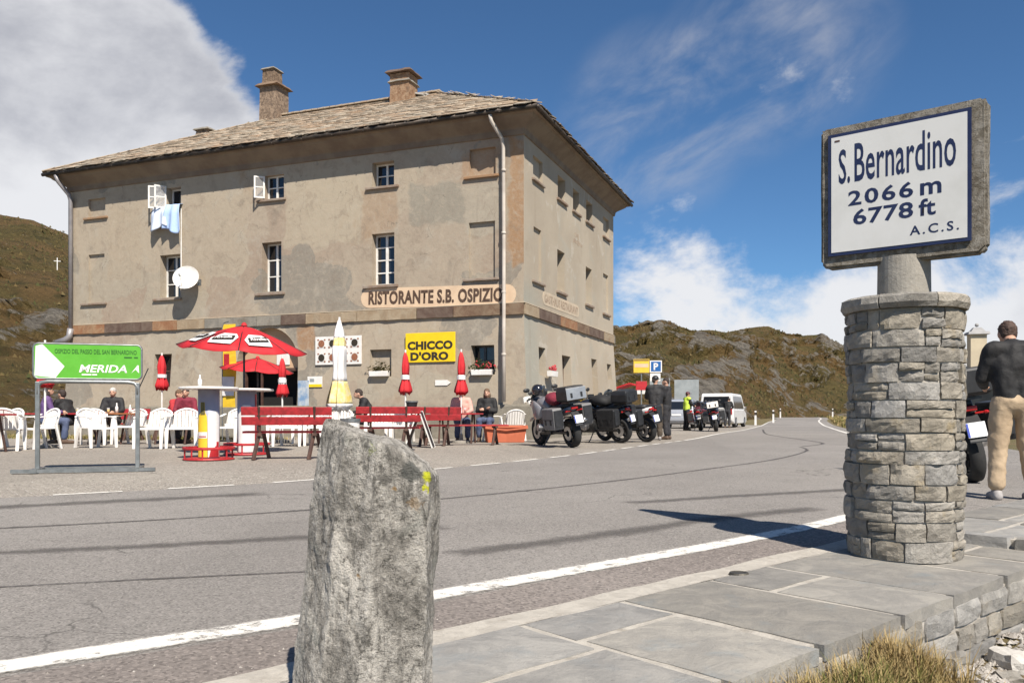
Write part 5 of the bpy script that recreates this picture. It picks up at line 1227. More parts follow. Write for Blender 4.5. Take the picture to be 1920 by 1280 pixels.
# ------------------------------------------------------------------ people
def capsule(mb, p0, p1, r0, r1, n=10, sx=1.0):
    p0, p1 = Vector(p0), Vector(p1); d = p1 - p0; L = max(d.length, 1e-4); d = d / L
    prof = [(r0 * math.sin(a), -r0 * math.cos(a)) for a in np.linspace(.15, PI / 2, 4)] + [(r1 * math.cos(a), L + r1 * math.sin(a)) for a in np.linspace(0, PI / 2 - .15, 4)]
    Q = d.to_track_quat('Z', 'Y').to_matrix().to_4x4(); old = mb.X; mb.X = old @ Matrix.Translation(p0) @ Q; mb.lathe(prof, n=n); mb.X = old
def body_obj(caps, balls, name, mat, parent, vox=.022, smooth_it=5):
    mb = MB()
    for c in caps: capsule(mb, *c)
    for c, r_ in balls: mb.ball(c, r_, 14)
    o = mb.build(name, mat, parent, smooth=True)
    m = o.modifiers.new('remesh', 'REMESH'); m.mode = 'VOXEL'; m.voxel_size = vox; m.use_smooth_shade = True
    s = o.modifiers.new('smooth', 'SMOOTH'); s.iterations = smooth_it; s.factor = .5
    if name in ('jacket', 'trousers'):
        if 'folds' not in bpy.data.textures:
            tx = bpy.data.textures.new('folds', 'CLOUDS'); tx.noise_scale = .11; tx.noise_depth = 2
        dm = o.modifiers.new('folds', 'DISPLACE'); dm.texture = bpy.data.textures['folds']; dm.strength = .028; dm.mid_level = .5
    return o
def hand(caps, w, d, side, curl=.5):
    """palm, four unequal fingers and a thumb from the side of the palm, hanging along d"""
    w = Vector(w); d = Vector(d).normalized(); sidev = Vector((0, 1, 0)).cross(d); sidev = sidev.normalized() if sidev.length > .1 else Vector((1, 0, 0)); pn = d.cross(sidev)
    k = w + d * .085; caps.append((w, k, .026, .032))
    for i, L in enumerate((.065, .078, .073, .055)):
        b_ = k + sidev * (-.03 + .02 * i); m = b_ + d * L * .55; e = m + (d * (1 - curl) + pn * curl * side).normalized() * L * .5; caps.append((b_, m, .011, .010)); caps.append((m, e, .010, .008))
    tb = w + d * .03 + sidev * -.03; caps.append((tb, tb + d * .04 - sidev * .022, .013, .011)); caps.append((tb + d * .04 - sidev * .022, tb + d * .068 - sidev * .022 + pn * .01, .011, .009))
def person(label,  loc, rz, pose='stand', top='jacket_black', bottom='trousers_dark', hair='hair_dark', shoes='shoe_brown', lean=.0, arms=None, vox=.022, scale=1.0, hair_long=False, bald=False, group=None, head_fwd=.0, spread=0.0, head_turn=0.0, cap=None, seat=.45, z=None, vest=None, girth=1.0):
    p = thing('person', label, 'person', (loc[0], loc[1], (G(loc[1]) - .006) if z is None else z), rz, group); p.scale = (scale,) * 3
    if pose == 'stand':
        hipz = .93; H = [Vector((sx * .10, 0, hipz)) for sx in (-1, 1)]; K = [Vector((sx * (.11 + spread * .5), .02, .50)) for sx in (-1, 1)]; A = [Vector((sx * (.115 + spread), -.02, .09)) for sx in (-1, 1)]
    else:
        hipz = seat + .09; H = [Vector((sx * .10, 0, hipz)) for sx in (-1, 1)]; K = [Vector((sx * .13, .43, hipz + .01)) for sx in (-1, 1)]; A = [Vector((sx * .13, .40, .09)) for sx in (-1, 1)]
    th = Vector((0, math.sin(lean), math.cos(lean))); pel = Vector((0, 0, hipz)); sh = pel + th * .52; neck = sh + th * .06 + Vector((0, head_fwd * .4, 0)); head = neck + Vector((0, .03 + head_fwd, .15 - head_fwd * .5))
    S = [sh + Vector((sx * .185, 0, 0)) for sx in (-1, 1)]
    if arms is None: arms = [((-.27, -.02, -.29), (-.27, .04, -.53)), ((.27, -.02, -.29), (.27, .04, -.53))]
    El = [sh + Vector(a[0]) for a in arms]; Wr = [sh + Vector(a[1]) for a in arms]
    caps = [(pel, sh - th * .09, .11, .10), (sh - th * .04, neck + Vector((0, 0, .02)), .05, .054), (neck, head, .056, .06)]; balls = [(head, (.075, .095, .115)), (head + Vector((0, .055, -.055)), (.05, .05, .05))]
    ct, sn = math.cos(head_turn), math.sin(head_turn)
    def hd(x, y, z_): return head + Vector((x * ct - y * sn, x * sn + y * ct, z_))
    balls += [(hd(0, .10, -.015), (.016, .022, .026)), (hd(-.078, 0, -.01), (.014, .022, .032)), (hd(.078, 0, -.01), (.014, .022, .032)), (hd(0, .085, -.06), (.028, .018, .012))]
    for i in (0, 1):
        caps += [(S[i], El[i], .045, .036), (El[i], Wr[i], .036, .026), (H[i], K[i], .075, .05), (K[i], A[i], .05, .035), (A[i] + Vector((0, -.02, -.04)), A[i] + Vector((0, .14, -.055)), .035, .03)]
        hand(caps, Wr[i], Wr[i] - El[i], 1 if i else -1)
    body_obj(caps, balls, 'body', 'skin', p, min(vox, .016), 3)
    q = MB(); [q.ball(hd(sx * .032, .088, .012), (.011, .008, .008), 8) for sx in (-1, 1)]; q.box(hd(0, .098, -.062), (.04, .008, .006)); q.build('eyes', 'black_print', p, kind='stuff')
    # clothing
    g = girth; waist = pel + th * .04; chest = pel + th * .36
    tc = [(waist + Vector((-.05, 0, 0)), chest + Vector((-.075, 0, 0)), .125 * g, .125 * g), (waist + Vector((.05, 0, 0)), chest + Vector((.075, 0, 0)), .125 * g, .125 * g), (chest, sh + Vector((0, 0, -.03)), .145, .125), (S[0] + Vector((.01, 0, .005)), S[1] + Vector((-.01, 0, .005)), .088, .088), (sh, neck + Vector((0, 0, -.005)), .098, .074)]
    for i in (0, 1): tc += [(S[i], El[i], .082, .064), (El[i], Wr[i], .063, .050)]
    body_obj(tc, [], 'jacket', top, p, vox)
    if vest:
        body_obj([(c[0], c[1], c[2] + .012, c[3] + .012) for c in tc[:4]], [], 'vest', vest, p, vox)
    bc = [(pel + Vector((-.06, 0, .02)), pel + Vector((.06, 0, .02)), .128 * g, .128 * g)]
    for i in (0, 1): bc += [(H[i], K[i], .108 * g, .086 * g), (K[i], A[i] + Vector((0, -.01, .07)), .082 * g, .074 * g)]
    body_obj(bc, [], 'trousers', bottom, p, vox)
    for i in (0, 1): body_obj([(A[i] + Vector((0, -.04, -.045)), A[i] + Vector((0, .17, -.052)), .050, .042), (A[i] + Vector((0, -.03, -.02)), A[i] + Vector((0, .03, -.02)), .05, .048)], [], 'shoe', shoes, p, .016, 2)
    hb = [(hd(0, -.012, .034), (.081, .100, .094)), (hd(0, -.050, -.004), (.074, .058, .078))]
    if hair_long: hb += [(hd(-.065, -.03, -.07), (.035, .06, .09)), (hd(.065, -.03, -.07), (.035, .06, .09)), (hd(0, -.07, -.08), (.07, .04, .1))]
    if not bald:
        ho = body_obj([], hb, 'hair', hair, p, .010, 1)
        if 'locks' not in bpy.data.textures: tx = bpy.data.textures.new('locks', 'CLOUDS'); tx.noise_scale = .022; tx.noise_depth = 2
        dm = ho.modifiers.new('locks', 'DISPLACE'); dm.texture = bpy.data.textures['locks']; dm.strength = .022; dm.mid_level = .5
    if cap: q = MB(); q.ball(hd(0, -.005, .05), (.098, .108, .09), 14); q.box(hd(0, .12, .045), (.13, .10, .014)); q.build('cap', cap, p, smooth=True)
    return p
FW = [((-.25, .10, -.26), (-.12, .30, -.30)), ((.25, .10, -.26), (.12, .30, -.30))]            # both hands in front
FOLD = [((-.24, .06, -.27), (.02, .20, -.24)), ((.24, .06, -.27), (-.02, .22, -.20))]
# standing figures
person('man in black jacket and khaki trousers seen from behind beside the pillar', (4.74, 7.9), R(-12), 'stand', 'jacket_black', 'trousers_khaki', 'hair_chestnut', 'shoe_grey', .05,
       [((-.26, .05, -.27), (-.17, .26, -.33)), ((.26, .05, -.27), (.17, .26, -.33))], .016, .985, head_fwd=.08, spread=.045, girth=1.03)
person('man in dark jacket, brown trousers and black cap standing by the road', (3.98, 23.2), R(-8), 'stand', 'jacket_dark', 'trousers_brown', 'hair_dark', 'shoe_grey', .04, FW, .024, 1.0, cap='black_plastic', girth=1.12, head_turn=R(-35))
person('taller dark-clothed rider half hidden behind the man with the black cap', (4.42, 23.9), R(60), 'stand', 'jacket_dark', 'trousers_dark', 'hair_dark', 'shoe_brown', 0, FOLD, .024, .99, head_turn=R(20))
person('motorcyclist in yellow high visibility vest and helmet at the parked tourers', (8.05, 38.6), R(-70), 'stand', 'jacket_black', 'trousers_dark', 'hair_dark', 'shoe_brown', .08, FW, .03, 1.0, cap='maroon_paint', vest='hi_vis')
person('person in black stooping beside the white van', (12.0, 46.6), R(-30), 'stand', 'jacket_black', 'trousers_dark', 'hair_dark', 'shoe_brown', .35, FW, .03, .98, head_fwd=.08)
# seated guests
ST = 'guests seated on the terrace'
person('man in pink shirt seated at the red table under the folded parasol', (-1.30, 21.45), R(188), 'sit', 'shirt_pink', 'denim', 'hair_brown', lean=.02, arms=FW, group=ST)
person('woman in black with folded arms seated near the downpipe', (-.66, 21.9), R(172), 'sit', 'jacket_black', 'denim', 'hair_brown', lean=-.06, arms=FOLD, hair_long=True, group=ST)
person('man in dark jacket bent over behind the second red bench', (-3.38, 20.2), R(105), 'sit', 'jacket_dark', 'trousers_dark', 'hair_dark', lean=.38, arms=FW, head_fwd=.06, group=ST)
person('guest in dark red top with head bowed by the bar table', (-8.15, 21.0), R(185), 'sit', 'shirt_maroon', 'trousers_dark', 'hair_dark', lean=.22, arms=FW, group=ST)
person('guest in bright red bending left of the dark red one', (-8.62, 21.1), R(250), 'sit', 'shirt_red', 'trousers_dark', 'hair_brown', lean=.45, arms=FW, group=ST)
person('white-haired guest in dark jacket at the orange table', (-10.15, 21.3), R(190), 'sit', 'jacket_dark', 'trousers_dark', 'hair_white', lean=.05, arms=FW, group=ST)
person('dark-haired guest in purple seated behind the left post of the green sign', (-11.15, 20.0), R(-60), 'sit', 'shirt_purple', 'denim', 'hair_dark', lean=.05, arms=FW, hair_long=True, group=ST)
person('guest in black leaning forward next to the one in purple', (-10.75, 20.4), R(70), 'sit', 'jacket_black', 'trousers_dark', 'hair_dark', lean=.5, arms=FW, group=ST)

# ------------------------------------------------------------------ motorcycles (x forward, y left, z up)
def wheel(parent, x, r_, w, label=None):
    q = MB(); prof = [(r_ - .10, -w * .35), (r_ - .05, -w * .5), (r_ - .012, -w * .38), (r_, 0), (r_ - .012, w * .38), (r_ - .05, w * .5), (r_ - .10, w * .35)]
    q.lathe(prof, (x, 0, r_), 32, 'y', closed=True); wh = q.build('wheel', 'rubber', parent, smooth=True)
    q = MB(); q.lathe([(r_ - .115, -w * .3), (r_ - .095, -w * .36), (r_ - .095, w * .36), (r_ - .115, w * .3)], (x, 0, r_), 32, 'y', closed=True)
    for k in range(5):
        a = k * 2 * PI / 5 + .3; q.box((x + math.cos(a) * (r_ - .10) * .52, 0, r_ + math.sin(a) * (r_ - .10) * .52), (r_ - .12, .03, .045), Matrix.Rotation(-a, 3, 'Y'))
    q.lathe([(.001, -.06), (.055, -.06), (.06, 0), (.055, .06), (.001, .06)], (x, 0, r_), 16, 'y'); q.build('rim', 'dark_metal', wh)
    for s_ in (-1, 1): q = MB(); q.lathe([(.07, -.003), (.155, -.003), (.155, .003), (.07, .003)], (x, s_ * (w * .5 + .012), r_), 24, 'y', closed=True); q.build('brake_disc', 'silver_metal', wh)
    return wh
def ell(x, cy, cz, ry, rz_, n=14, p=2.4):
    out = []
    for k in range(n):
        a = 2 * PI * k / n; c, s_ = math.cos(a), math.sin(a); out.append((x, cy + ry * math.copysign(abs(c) ** (2 / p), c), cz + rz_ * math.copysign(abs(s_) ** (2 / p), s_)))
    return out
def motorcycle(label, loc, heading, paint='grey_paint', panniers='grey_case', topcase=None, fairing='adv', helmet=None, plate='', lean=R(-9), group='parked motorcycles', screen=True, seat='black_plastic', cover=None, second=None):
    m = thing('motorcycle', label, 'motorcycle', (loc[0], loc[1], G(loc[1]) - .004), 0, group, rot=(Matrix.Rotation(heading, 3, 'Z') @ Matrix.Rotation(lean, 3, 'X')).to_euler())
    wheel(m, .76, .315, .12); wheel(m, -.76, .315, .17)
    for s_ in (-1, 1):
        q = MB(); q.cyl((.76, s_ * .11, .315), (.45, s_ * .11, 1.0), .027, .03, 10); q.build('fork_leg', 'silver_metal', m)
    q = MB(); q.loft([[(x, -.075, z), (x, .075, z), (x, .07, z + .03), (x, -.07, z + .03)] for x, z in ((1.02, .56), (.90, .63), (.74, .645), (.58, .60))]); q.build('front_mudguard', second or paint, m, smooth=True)
    q = MB(); q.box((-.42, .0, .33), (.66, .10, .07)); q.box((-.42, .11, .33), (.68, .05, .06)); q.build('swing_arm', 'dark_metal', m, bevel=.012)
    q = MB(); q.box((.12, 0, .45), (.46, .38, .34)); q.box((.10, 0, .70), (.5, .22, .22)); q.build('engine', 'dark_metal', m, bevel=.03)
    for s_ in (-1, 1): q = MB(); q.cyl((.14, s_ * .14, .44), (.14, s_ * .34, .47), .085, .07, 14); [q.cyl((.14, s_ * (.2 + k * .03), .45), (.14, s_ * (.21 + k * .03), .45), .105, n=14) for k in range(4)]; q.build('cylinder_head', 'silver_metal', m)
    q = MB(); q.loft([ell(x, 0, z, ry, rz_) for x, z, ry, rz_ in ((-.10, .86, .12, .10), (.08, .95, .18, .14), (.28, .97, .20, .16), (.44, .95, .17, .14), (.52, .93, .08, .08))]); q.build('tank', paint, m, smooth=True)
    q = MB(); q.loft([ell(x, 0, z, ry, rz_, p=3) for x, z, ry, rz_ in ((-.86, .92, .08, .05), (-.70, .90, .14, .07), (-.4, .88, .15, .07), (-.12, .84, .14, .07), (.0, .88, .10, .06))]); q.build('seat', seat, m, smooth=True)
    q = MB(); q.loft([ell(x, 0, z, ry, rz_, p=3) for x, z, ry, rz_ in ((-1.0, .86, .06, .05), (-.8, .80, .12, .08), (-.45, .74, .13, .09), (-.1, .66, .12, .12))]); q.build('tail', second or paint, m, smooth=True)
    for s_ in (-1, 1):
        if fairing == 'adv': rings = [ell(x, s_ * cy, z, ry, rz_) for x, cy, z, ry, rz_ in ((.10, .17, .78, .03, .10), (.26, .22, .82, .05, .19), (.44, .21, .86, .05, .22), (.60, .14, .90, .05, .15), (.70, .07, .90, .04, .08))]
        else: rings = [ell(x, s_ * cy, z, ry, rz_) for x, cy, z, ry, rz_ in ((.02, .16, .66, .03, .08), (.2, .20, .72, .045, .19), (.40, .215, .80, .05, .25), (.57, .17, .90, .05, .20), (.70, .09, .95, .04, .10))]
        q = MB(); q.loft(rings); q.build('side_fairing', paint, m, smooth=True)
    q = MB(); q.loft([ell(x, 0, z, ry, rz_) for x, z, ry, rz_ in ((.42, 1.02, .16, .08), (.58, 1.02, .19, .12), (.72, .97, .15, .11), (.80, .93, .06, .06))]); q.build('nose', second or paint, m, smooth=True)
    q = MB(); q.lathe([(.001, 0), (.06, 0), (.065, .03), (.001, .05)], (.76, -.07, .95), 14, 'x'); q.build('headlight', 'silver_metal', m); q = MB(); q.lathe([(.001, 0), (.06, 0), (.065, .03), (.001, .05)], (.76, .07, .95), 14, 'x'); q.build('headlight', 'silver_metal', m)
    if screen: q = MB(); q.loft([[(.66 - f * .22, y * (1 - .25 * f), 1.06 + f * .34 - abs(y) * .25) for y in (-.19, -.1, 0, .1, .19)] + [(.65 - f * .22, y * (1 - .25 * f), 1.06 + f * .34 - abs(y) * .25) for y in (.19, .1, 0, -.1, -.19)] for f in (0, .35, .7, 1)]); q.build('windscreen', 'glass_tint', m, smooth=True)
    q = MB(); q.tube([(.24, .43, 1.10), (.34, .36, 1.13), (.42, .15, 1.08), (.42, -.15, 1.08), (.34, -.36, 1.13), (.24, -.43, 1.10)], .014, 8); q.build('handlebar', 'dark_metal', m)
    for s_ in (-1, 1):
        q = MB(); q.cyl((.27, s_ * .35, 1.115), (.22, s_ * .47, 1.095), .02, n=8); q.build('grip', 'rubber', m)
        q = MB(); q.loft([[(.36 + d_, s_ * y, z - .06), (.38 + d_, s_ * y, z - .06), (.38 + d_, s_ * y, z + .06), (.36 + d_, s_ * y, z + .06)] for d_, y, z in ((0, .30, 1.12), (.02, .42, 1.12), (-.04, .5, 1.11))]); q.build('hand_guard', 'white_plastic' if fairing == 'adv' else 'black_plastic', m)
        q = MB(); q.tube([(.38, s_ * .27, 1.10), (.40, s_ * .33, 1.28)], .008, 6); q.ball((.40, s_ * .36, 1.31), (.025, .085, .05), 10); q.build('mirror', 'black_plastic', m, smooth=True)
        q = MB(); q.cyl((-.98, s_ * .06, .80), (-.98, s_ * .17, .80), .012, n=6); q.ball((-.98, s_ * .18, .80), (.03, .035, .022), 8); q.build('indicator', 'tail_red', m)
    q = MB(); q.tube([(.15, -.2, .32), (-.2, -.22, .30), (-.45, -.23, .42)], .025, 8); q.cyl((-.45, -.24, .42), (-.95, -.27, .58), .06, .05, 14); q.build('exhaust', 'silver_metal', m, smooth=True)
    q = MB(); q.loft([[(x, -.09, z), (x, .09, z), (x, .085, z + .015), (x, -.085, z + .015)] for x, z in ((-.95, .80), (-1.10, .66), (-1.16, .48))]); q.build('rear_mudguard', 'black_plastic', m)
    Tp = Matrix.Translation((-1.135, 0, .62)) @ Matrix.Rotation(R(-90), 4, 'Z') @ Matrix.Rotation(R(-14), 4, 'X')
    q = MB(); q.X = Tp; q.box((0, -.012, 0), (.20, .008, .17)); pl_ = q.build('number_plate', 'plate_white', m)
    q = MB(); q.X = Tp; q.box((-.088, -.0175, 0), (.022, .004, .16)); q.build('plate_band', 'plate_blue', pl_)
    if plate: text_obj(plate[0], .14, .055, 'lettering', 'plate_text', pl_, Tp @ Matrix.Translation((.01, -.018, .035)), .003, .02); text_obj(plate[1], .14, .055, 'lettering', 'plate_text', pl_, Tp @ Matrix.Translation((.01, -.018, -.038)), .003, .02)
    q = MB(); q.box((-1.02, 0, .86), (.05, .16, .06)); q.build('tail_light', 'tail_red', m, bevel=.015)
    q = MB(); q.tube([(-.05, .16, .30), (-.02, .28, .12), (.02, .36, .03)], .014, 6); q.build('side_stand', 'dark_metal', m)
    if panniers:
        for s_ in (-1, 1):
            q = MB(); y = s_ * .36; q.loft([[(x0, y - .12, z), (x1, y - .12, z), (x1, y + .12, z), (x0, y + .12, z)] for x0, x1, z in ((-.90, -.46, .44), (-.92, -.42, .50), (-.94, -.40, .86), (-.92, -.42, .90))]); pn_ = q.build('pannier', panniers, m, bevel=.02)
            q = MB(); q.box((-.67, y + s_ * .121, .66), (.40, .010, .018)); q.box((-.78, y + s_ * .124, .60), (.05, .016, .10)); q.box((-.55, y + s_ * .124, .60), (.05, .016, .10)); q.build('latch', 'black_plastic', pn_)
            q = MB(); q.box((-.945, y, .68), (.012, .2, .34)); q.build('end_panel', 'black_plastic', pn_)
    if topcase:
        q = MB(); q.loft([[(x0, -y, z), (x1, -y, z), (x1, y, z), (x0, y, z)] for x0, x1, y, z in ((-1.14, -.74, .19, 1.0), (-1.18, -.70, .24, 1.05), (-1.18, -.72, .24, 1.22), (-1.14, -.76, .21, 1.32))]); tp = q.build('top_case', topcase[0], m, bevel=.02)
        q = MB(); q.box((-1.183, 0, 1.16), (.012, .47, .25)); q.build('rear_panel', topcase[1], tp, bevel=.005)
        for s_ in (-1, 1): q = MB(); q.box((-1.192, s_ * .12, 1.13), (.014, .045, .10)); q.build('latch', 'black_plastic', tp)
        q = MB(); q.box((-.9, 0, .975), (.36, .26, .03)); q.build('rack', 'dark_metal', m)
    if helmet:
        q = MB(); q.ball((.34, .12, 1.29), (.15, .125, .13), 16); hm = q.build('helmet', helmet, m, smooth=True)
        q = MB(); q.ball((.40, .12, 1.29), (.10, .105, .05), 12); q.build('visor', 'glass', hm, smooth=True)
    if cover:
        q = MB(); q.loft([ell(x, 0, z, ry, rz_, p=2.2) for x, z, ry, rz_ in ((.05, 1.08, .10, .06), (-.12, 1.08, .20, .13), (-.34, 1.06, .24, .15), (-.52, 1.03, .16, .10))]); q.build('folded_jacket', cover, m, smooth=True)
    return m
M('glass_tint', (.05, .055, .06), None, rough=.1, spec=.7)
def head_to(a, b): return math.atan2(b[1] - a[1], b[0] - a[0])
motorcycle('grey touring motorcycle with metal luggage cases parked nearest the planter', (1.00, 18.6), head_to((1.36, 17.83), (.60, 19.45)), 'grey_paint', 'grey_case', ('black_plastic', 'aluminium_case'), 'adv', 'black_paint', '', cover='shirt_maroon')
motorcycle('glossy black motorcycle with long windscreen beside the grey tourer', (2.15, 21.2), R(138), 'black_paint', 'black_plastic', ('black_plastic', 'black_plastic'), 'tour', None, '', second='black_paint', cover='jacket_black')
motorcycle('second black motorcycle closer to the two standing men', (3.0, 22.0), R(128), 'black_paint', 'black_plastic', None, 'tour', None, '', second='white_paint')
motorcycle('motorcycle with a yellow dry bag, behind the grey tourer by the wall', (1.15, 20.9), R(115), 'black_paint', None, ('yellow_cloth', 'yellow_cloth'), 'adv', None, '')
motorcycle('maroon touring motorcycle beside the rider in high visibility vest', (8.75, 38.6), R(75), 'maroon_paint', 'maroon_paint', None, 'tour', None, '')
motorcycle('motorcycle with pale top case right of the maroon tourer', (8.95, 36.7), R(78), 'black_paint', 'grey_case', ('black_plastic', 'white_plastic'), 'tour', None, '')
motorcycle('black motorcycle parked behind the man in khaki trousers', (5.5, 10.4), R(78), 'black_paint', 'black_plastic', ('black_plastic', 'black_plastic'), 'tour', None, '')
motorcycle('dark motorcycle parked beyond the white van', (13.95, 51.3), R(60), 'black_paint', None, None, 'adv', None, '')

# ------------------------------------------------------------------ cars at the lay-by
def car(label, loc, rz, body, L, W_, H, van=False, group='vehicles parked on the lay-by'):
    c = thing('parked_car' if not van else 'parked_van', label, 'van' if van else 'car', (loc[0], loc[1], G(loc[1]) - .006), rz, group); h = L / 2; bl = .95 if not van else 1.05
    low = [(-h, .32), (-h - .03, .55), (-h, bl * .86), (-h + .05, bl), (h - 1.0, bl), (h - .15, bl * .82), (h, .6), (h, .32), (h - .3, .22), (-h + .3, .22)]
    q = MB(); q.prism(low, -W_ / 2, W_ / 2); q.build('body', body, c, bevel=.05)
    if van: up = [(-h + .02, bl - .02), (-h + .10, H - .12), (-h + .25, H), (h - 1.35, H), (h - 1.1, H - .08), (h - .55, bl - .02)]
    else: up = [(-h + .05, bl - .02), (-h + .35, H - .08), (-h + .6, H), (h - 2.0, H), (h - 1.75, H - .05), (h - 1.0, bl - .02)]
    w2 = W_ / 2 * .86; n = len(up); vs = [(x, -(W_ / 2 - .03) + (W_ / 2 - .03 - w2) * ((z - bl) / (H - bl)), z) for x, z in up]; vs += [(x, -y, z) for x, y, z in vs]
    q = MB(); q.add(vs, [tuple(range(n)), tuple(range(2 * n - 1, n - 1, -1))] + [(i, n + i, n + (i + 1) % n, (i + 1) % n) for i in range(n)]); q.build('cabin', body, c, bevel=.04)
    xr0, xr1 = up[0], up[1]
    q = MB(); a, b_ = Vector((xr0[0], 0, xr0[1])), Vector((xr1[0], 0, xr1[1])); p0, p1 = a.lerp(b_, .15), a.lerp(b_, .92); o = -.012; q.add([(p0.x + o, -W_ * .41, p0.z), (p0.x + o, W_ * .41, p0.z), (p1.x + o, W_ * .36, p1.z), (p1.x + o, -W_ * .36, p1.z)], [(0, 1, 2, 3)]); q.build('rear_window', 'glass', c)
    for s_ in (-1, 1):
        q = MB(); zz0, zz1 = bl + .05, H - .16; y0, y1 = W_ / 2 - .012, W_ / 2 - .03 - (W_ / 2 - .03 - w2) * ((zz1 - bl) / (H - bl)) + .012
        xs_ = (-h + .45, h - 1.25) if not van else (-h + .4, h - 1.0); q.add([(xs_[0], s_ * y0, zz0), (xs_[1], s_ * y0, zz0), (xs_[1] - .45, s_ * y1, zz1), (xs_[0] + .15, s_ * y1, zz1)], [(0, 1, 2, 3)]); q.build('side_window', 'glass', c)
        q = MB(); q.box((-h - .01, s_ * W_ * .42, bl * .88), (.05, .14, .24 if not van else .36)); q.build('tail_light', 'tail_red', c, bevel=.01)
        for x in (-h + .75, h - .8):
            q = MB(); q.lathe([(.001, -.1), (.29, -.1), (.31, -.06), (.31, .06), (.29, .1), (.001, .1)], (x, s_ * (W_ / 2 - .08), .31), 20, 'y'); wl = q.build('wheel', 'rubber', c, smooth=True)
            q = MB(); q.lathe([(.001, -.012), (.19, -.012), (.2, 0), (.001, .012)], (x, s_ * (W_ / 2 + .02), .31), 16, 'y'); q.build('hub_cap', 'silver_metal', wl)
    q = MB(); q.box((-h - .03, 0, .5), (.04, W_ * .92, .18)); q.build('bumper', body, c, bevel=.02)
    q = MB(); q.box((-h - .045, 0, .72), (.01, .5, .11)); q.build('number_plate', 'plate_white', c)
    return c
car('silver estate car behind the two standing men', (9.35, 46.2), R(72), 'silver_paint', 4.4, 1.8, 1.55)
car('white van on the lay-by behind the parked tourers', (12.6, 49.8), R(66), 'white_paint', 4.8, 1.95, 1.95, True)
car('dark blue car between the silver estate and the white van', (10.9, 47.6), R(70), 'dark_blue_paint', 4.2, 1.75, 1.45)
# market-style stall behind the motorcycles
sl_ = thing('market_stall', 'red and white sales stall at the far corner of the inn', 'stall', (5.1, 35.4, G(35.4) - .006), R(-18))
q = MB(); q.loft([[(-.85, -.6, z), (.85, -.6, z), (.85, .6, z), (-.85, .6, z)] for z in (.02, .95)]); q.build('counter', 'white_plastic', sl_, bevel=.02)
q = MB(); q.box((0, -.605, .62), (1.7, .02, .3)); q.build('red_panel', 'red_cloth', sl_)
q = MB(); q.prism([(-.95, 1.75), (0, 2.05), (.95, 1.75), (.95, 1.70), (0, 2.0), (-.95, 1.70)], -.75, .75, 'y'); q.build('awning', 'red_cloth', sl_)
q = MB(); q.box((0, -.76, 1.66), (1.9, .01, .16)); q.build('valance', 'white_cloth', sl_)
for x in (-.9, .9):
    for y in (-.7, .7): q = MB(); q.cyl((x, y, 0), (x, y, 1.75), .02, n=6); q.build('pole', 'galvanised', sl_)
gp = thing('flag_banner', 'small green and yellow banner beside the red stall', 'banner', (6.0, 34.8, G(34.8)), R(-10)); q = MB(); q.cyl((0, 0, 0), (0, 0, 1.75), .02, n=6); q.build('pole', 'galvanised', gp)
q = MB(); q.box((.16, 0, 1.2), (.30, .012, 1.05)); q.build('cloth', 'hi_vis', gp)

# ------------------------------------------------------------------ road signs and posts
def pole_sign(name, label, cat, loc, rz, h, r_=.03):
    s = thing(name, label, cat, (loc[0], loc[1], G(loc[1]) - .03), rz); q = MB(); q.cyl((0, 0, 0), (0, 0, h), r_, n=10); q.build('pole', 'galvanised', s); return s
s_ = pole_sign('bus_stop_sign', 'yellow bus stop sign on a post at the corner of the inn', 'sign', (4.95, 32.0), R(-5), 2.35)
q = MB(); q.box((0, -.04, 2.60), (.60, .05, .52)); pn_ = q.build('panel', 'sign_yellow_panel', s_, bevel=.01)
q = MB(); q.box((0, -.069, 2.62), (.52, .004, .14)); q.build('pale_strip', 'sign_cream', pn_); q = MB(); q.box((0, -.069, 2.82), (.56, .004, .04)); q.build('dark_strip', 'dark_wood', pn_)
q = MB(); q.box((0, -.04, 1.85), (.42, .05, .34)); q.build('timetable', 'red_paint', s_, bevel=.01)
s_ = pole_sign('parking_sign', 'blue parking sign with white border and white plate below', 'sign', (4.85, 28.2), R(-6), 2.2)
q = MB(); q.box((0, -.035, 2.36), (.40, .012, .40)); pn_ = q.build('border', 'white_plastic', s_); q = MB(); q.box((0, -.0425, 2.36), (.33, .006, .33)); q.build('panel', 'parking_blue', pn_)
text_obj('P', .15, .23, 'lettering', 'white_plastic', pn_, Matrix.Translation((0, -.046, 2.36)), .003, .03)
q = MB(); q.box((-.02, -.035, 2.00), (.34, .012, .26)); q.build('supplementary_plate', 'white_plastic', s_)
s_ = pole_sign('information_board', 'grey information panel on posts behind the silver car', 'board', (10.6, 52.5), R(-10), 2.6)
for x in (-1.3, .35): q = MB(); q.box((x, -.05, 2.1), (1.25 if x < 0 else 1.5, .06, 1.9 if x < 0 else 1.7)); q.build('panel', 'info_panel', s_)
q = MB(); q.cyl((-1.5, 0, 0), (-1.5, 0, 2.6), .04, n=8); q.build('pole', 'galvanised', s_)
DL = None
for i, (x, y, lb) in enumerate(((16.6, 57.0, 'white roadside marker post nearest the lay-by'), (20.0, 64.0, 'white roadside marker post second from the lay-by'), (27.6, 86.0, 'white roadside marker post at the far bend, left side'), (32.4, 84.5, 'white roadside marker post on the right verge'))):
    s_ = thing('marker_post', lb, 'post', (x, y, G(y) - .05), R(-20), 'roadside marker posts'); q = MB(); q.box((0, 0, .5), (.14, .10, 1.05), None, 0, .85); q.build('shaft', 'white_plastic', s_); q = MB(); q.box((0, 0, .82), (.145, .105, .18)); q.build('dark_band', 'black_print', s_)
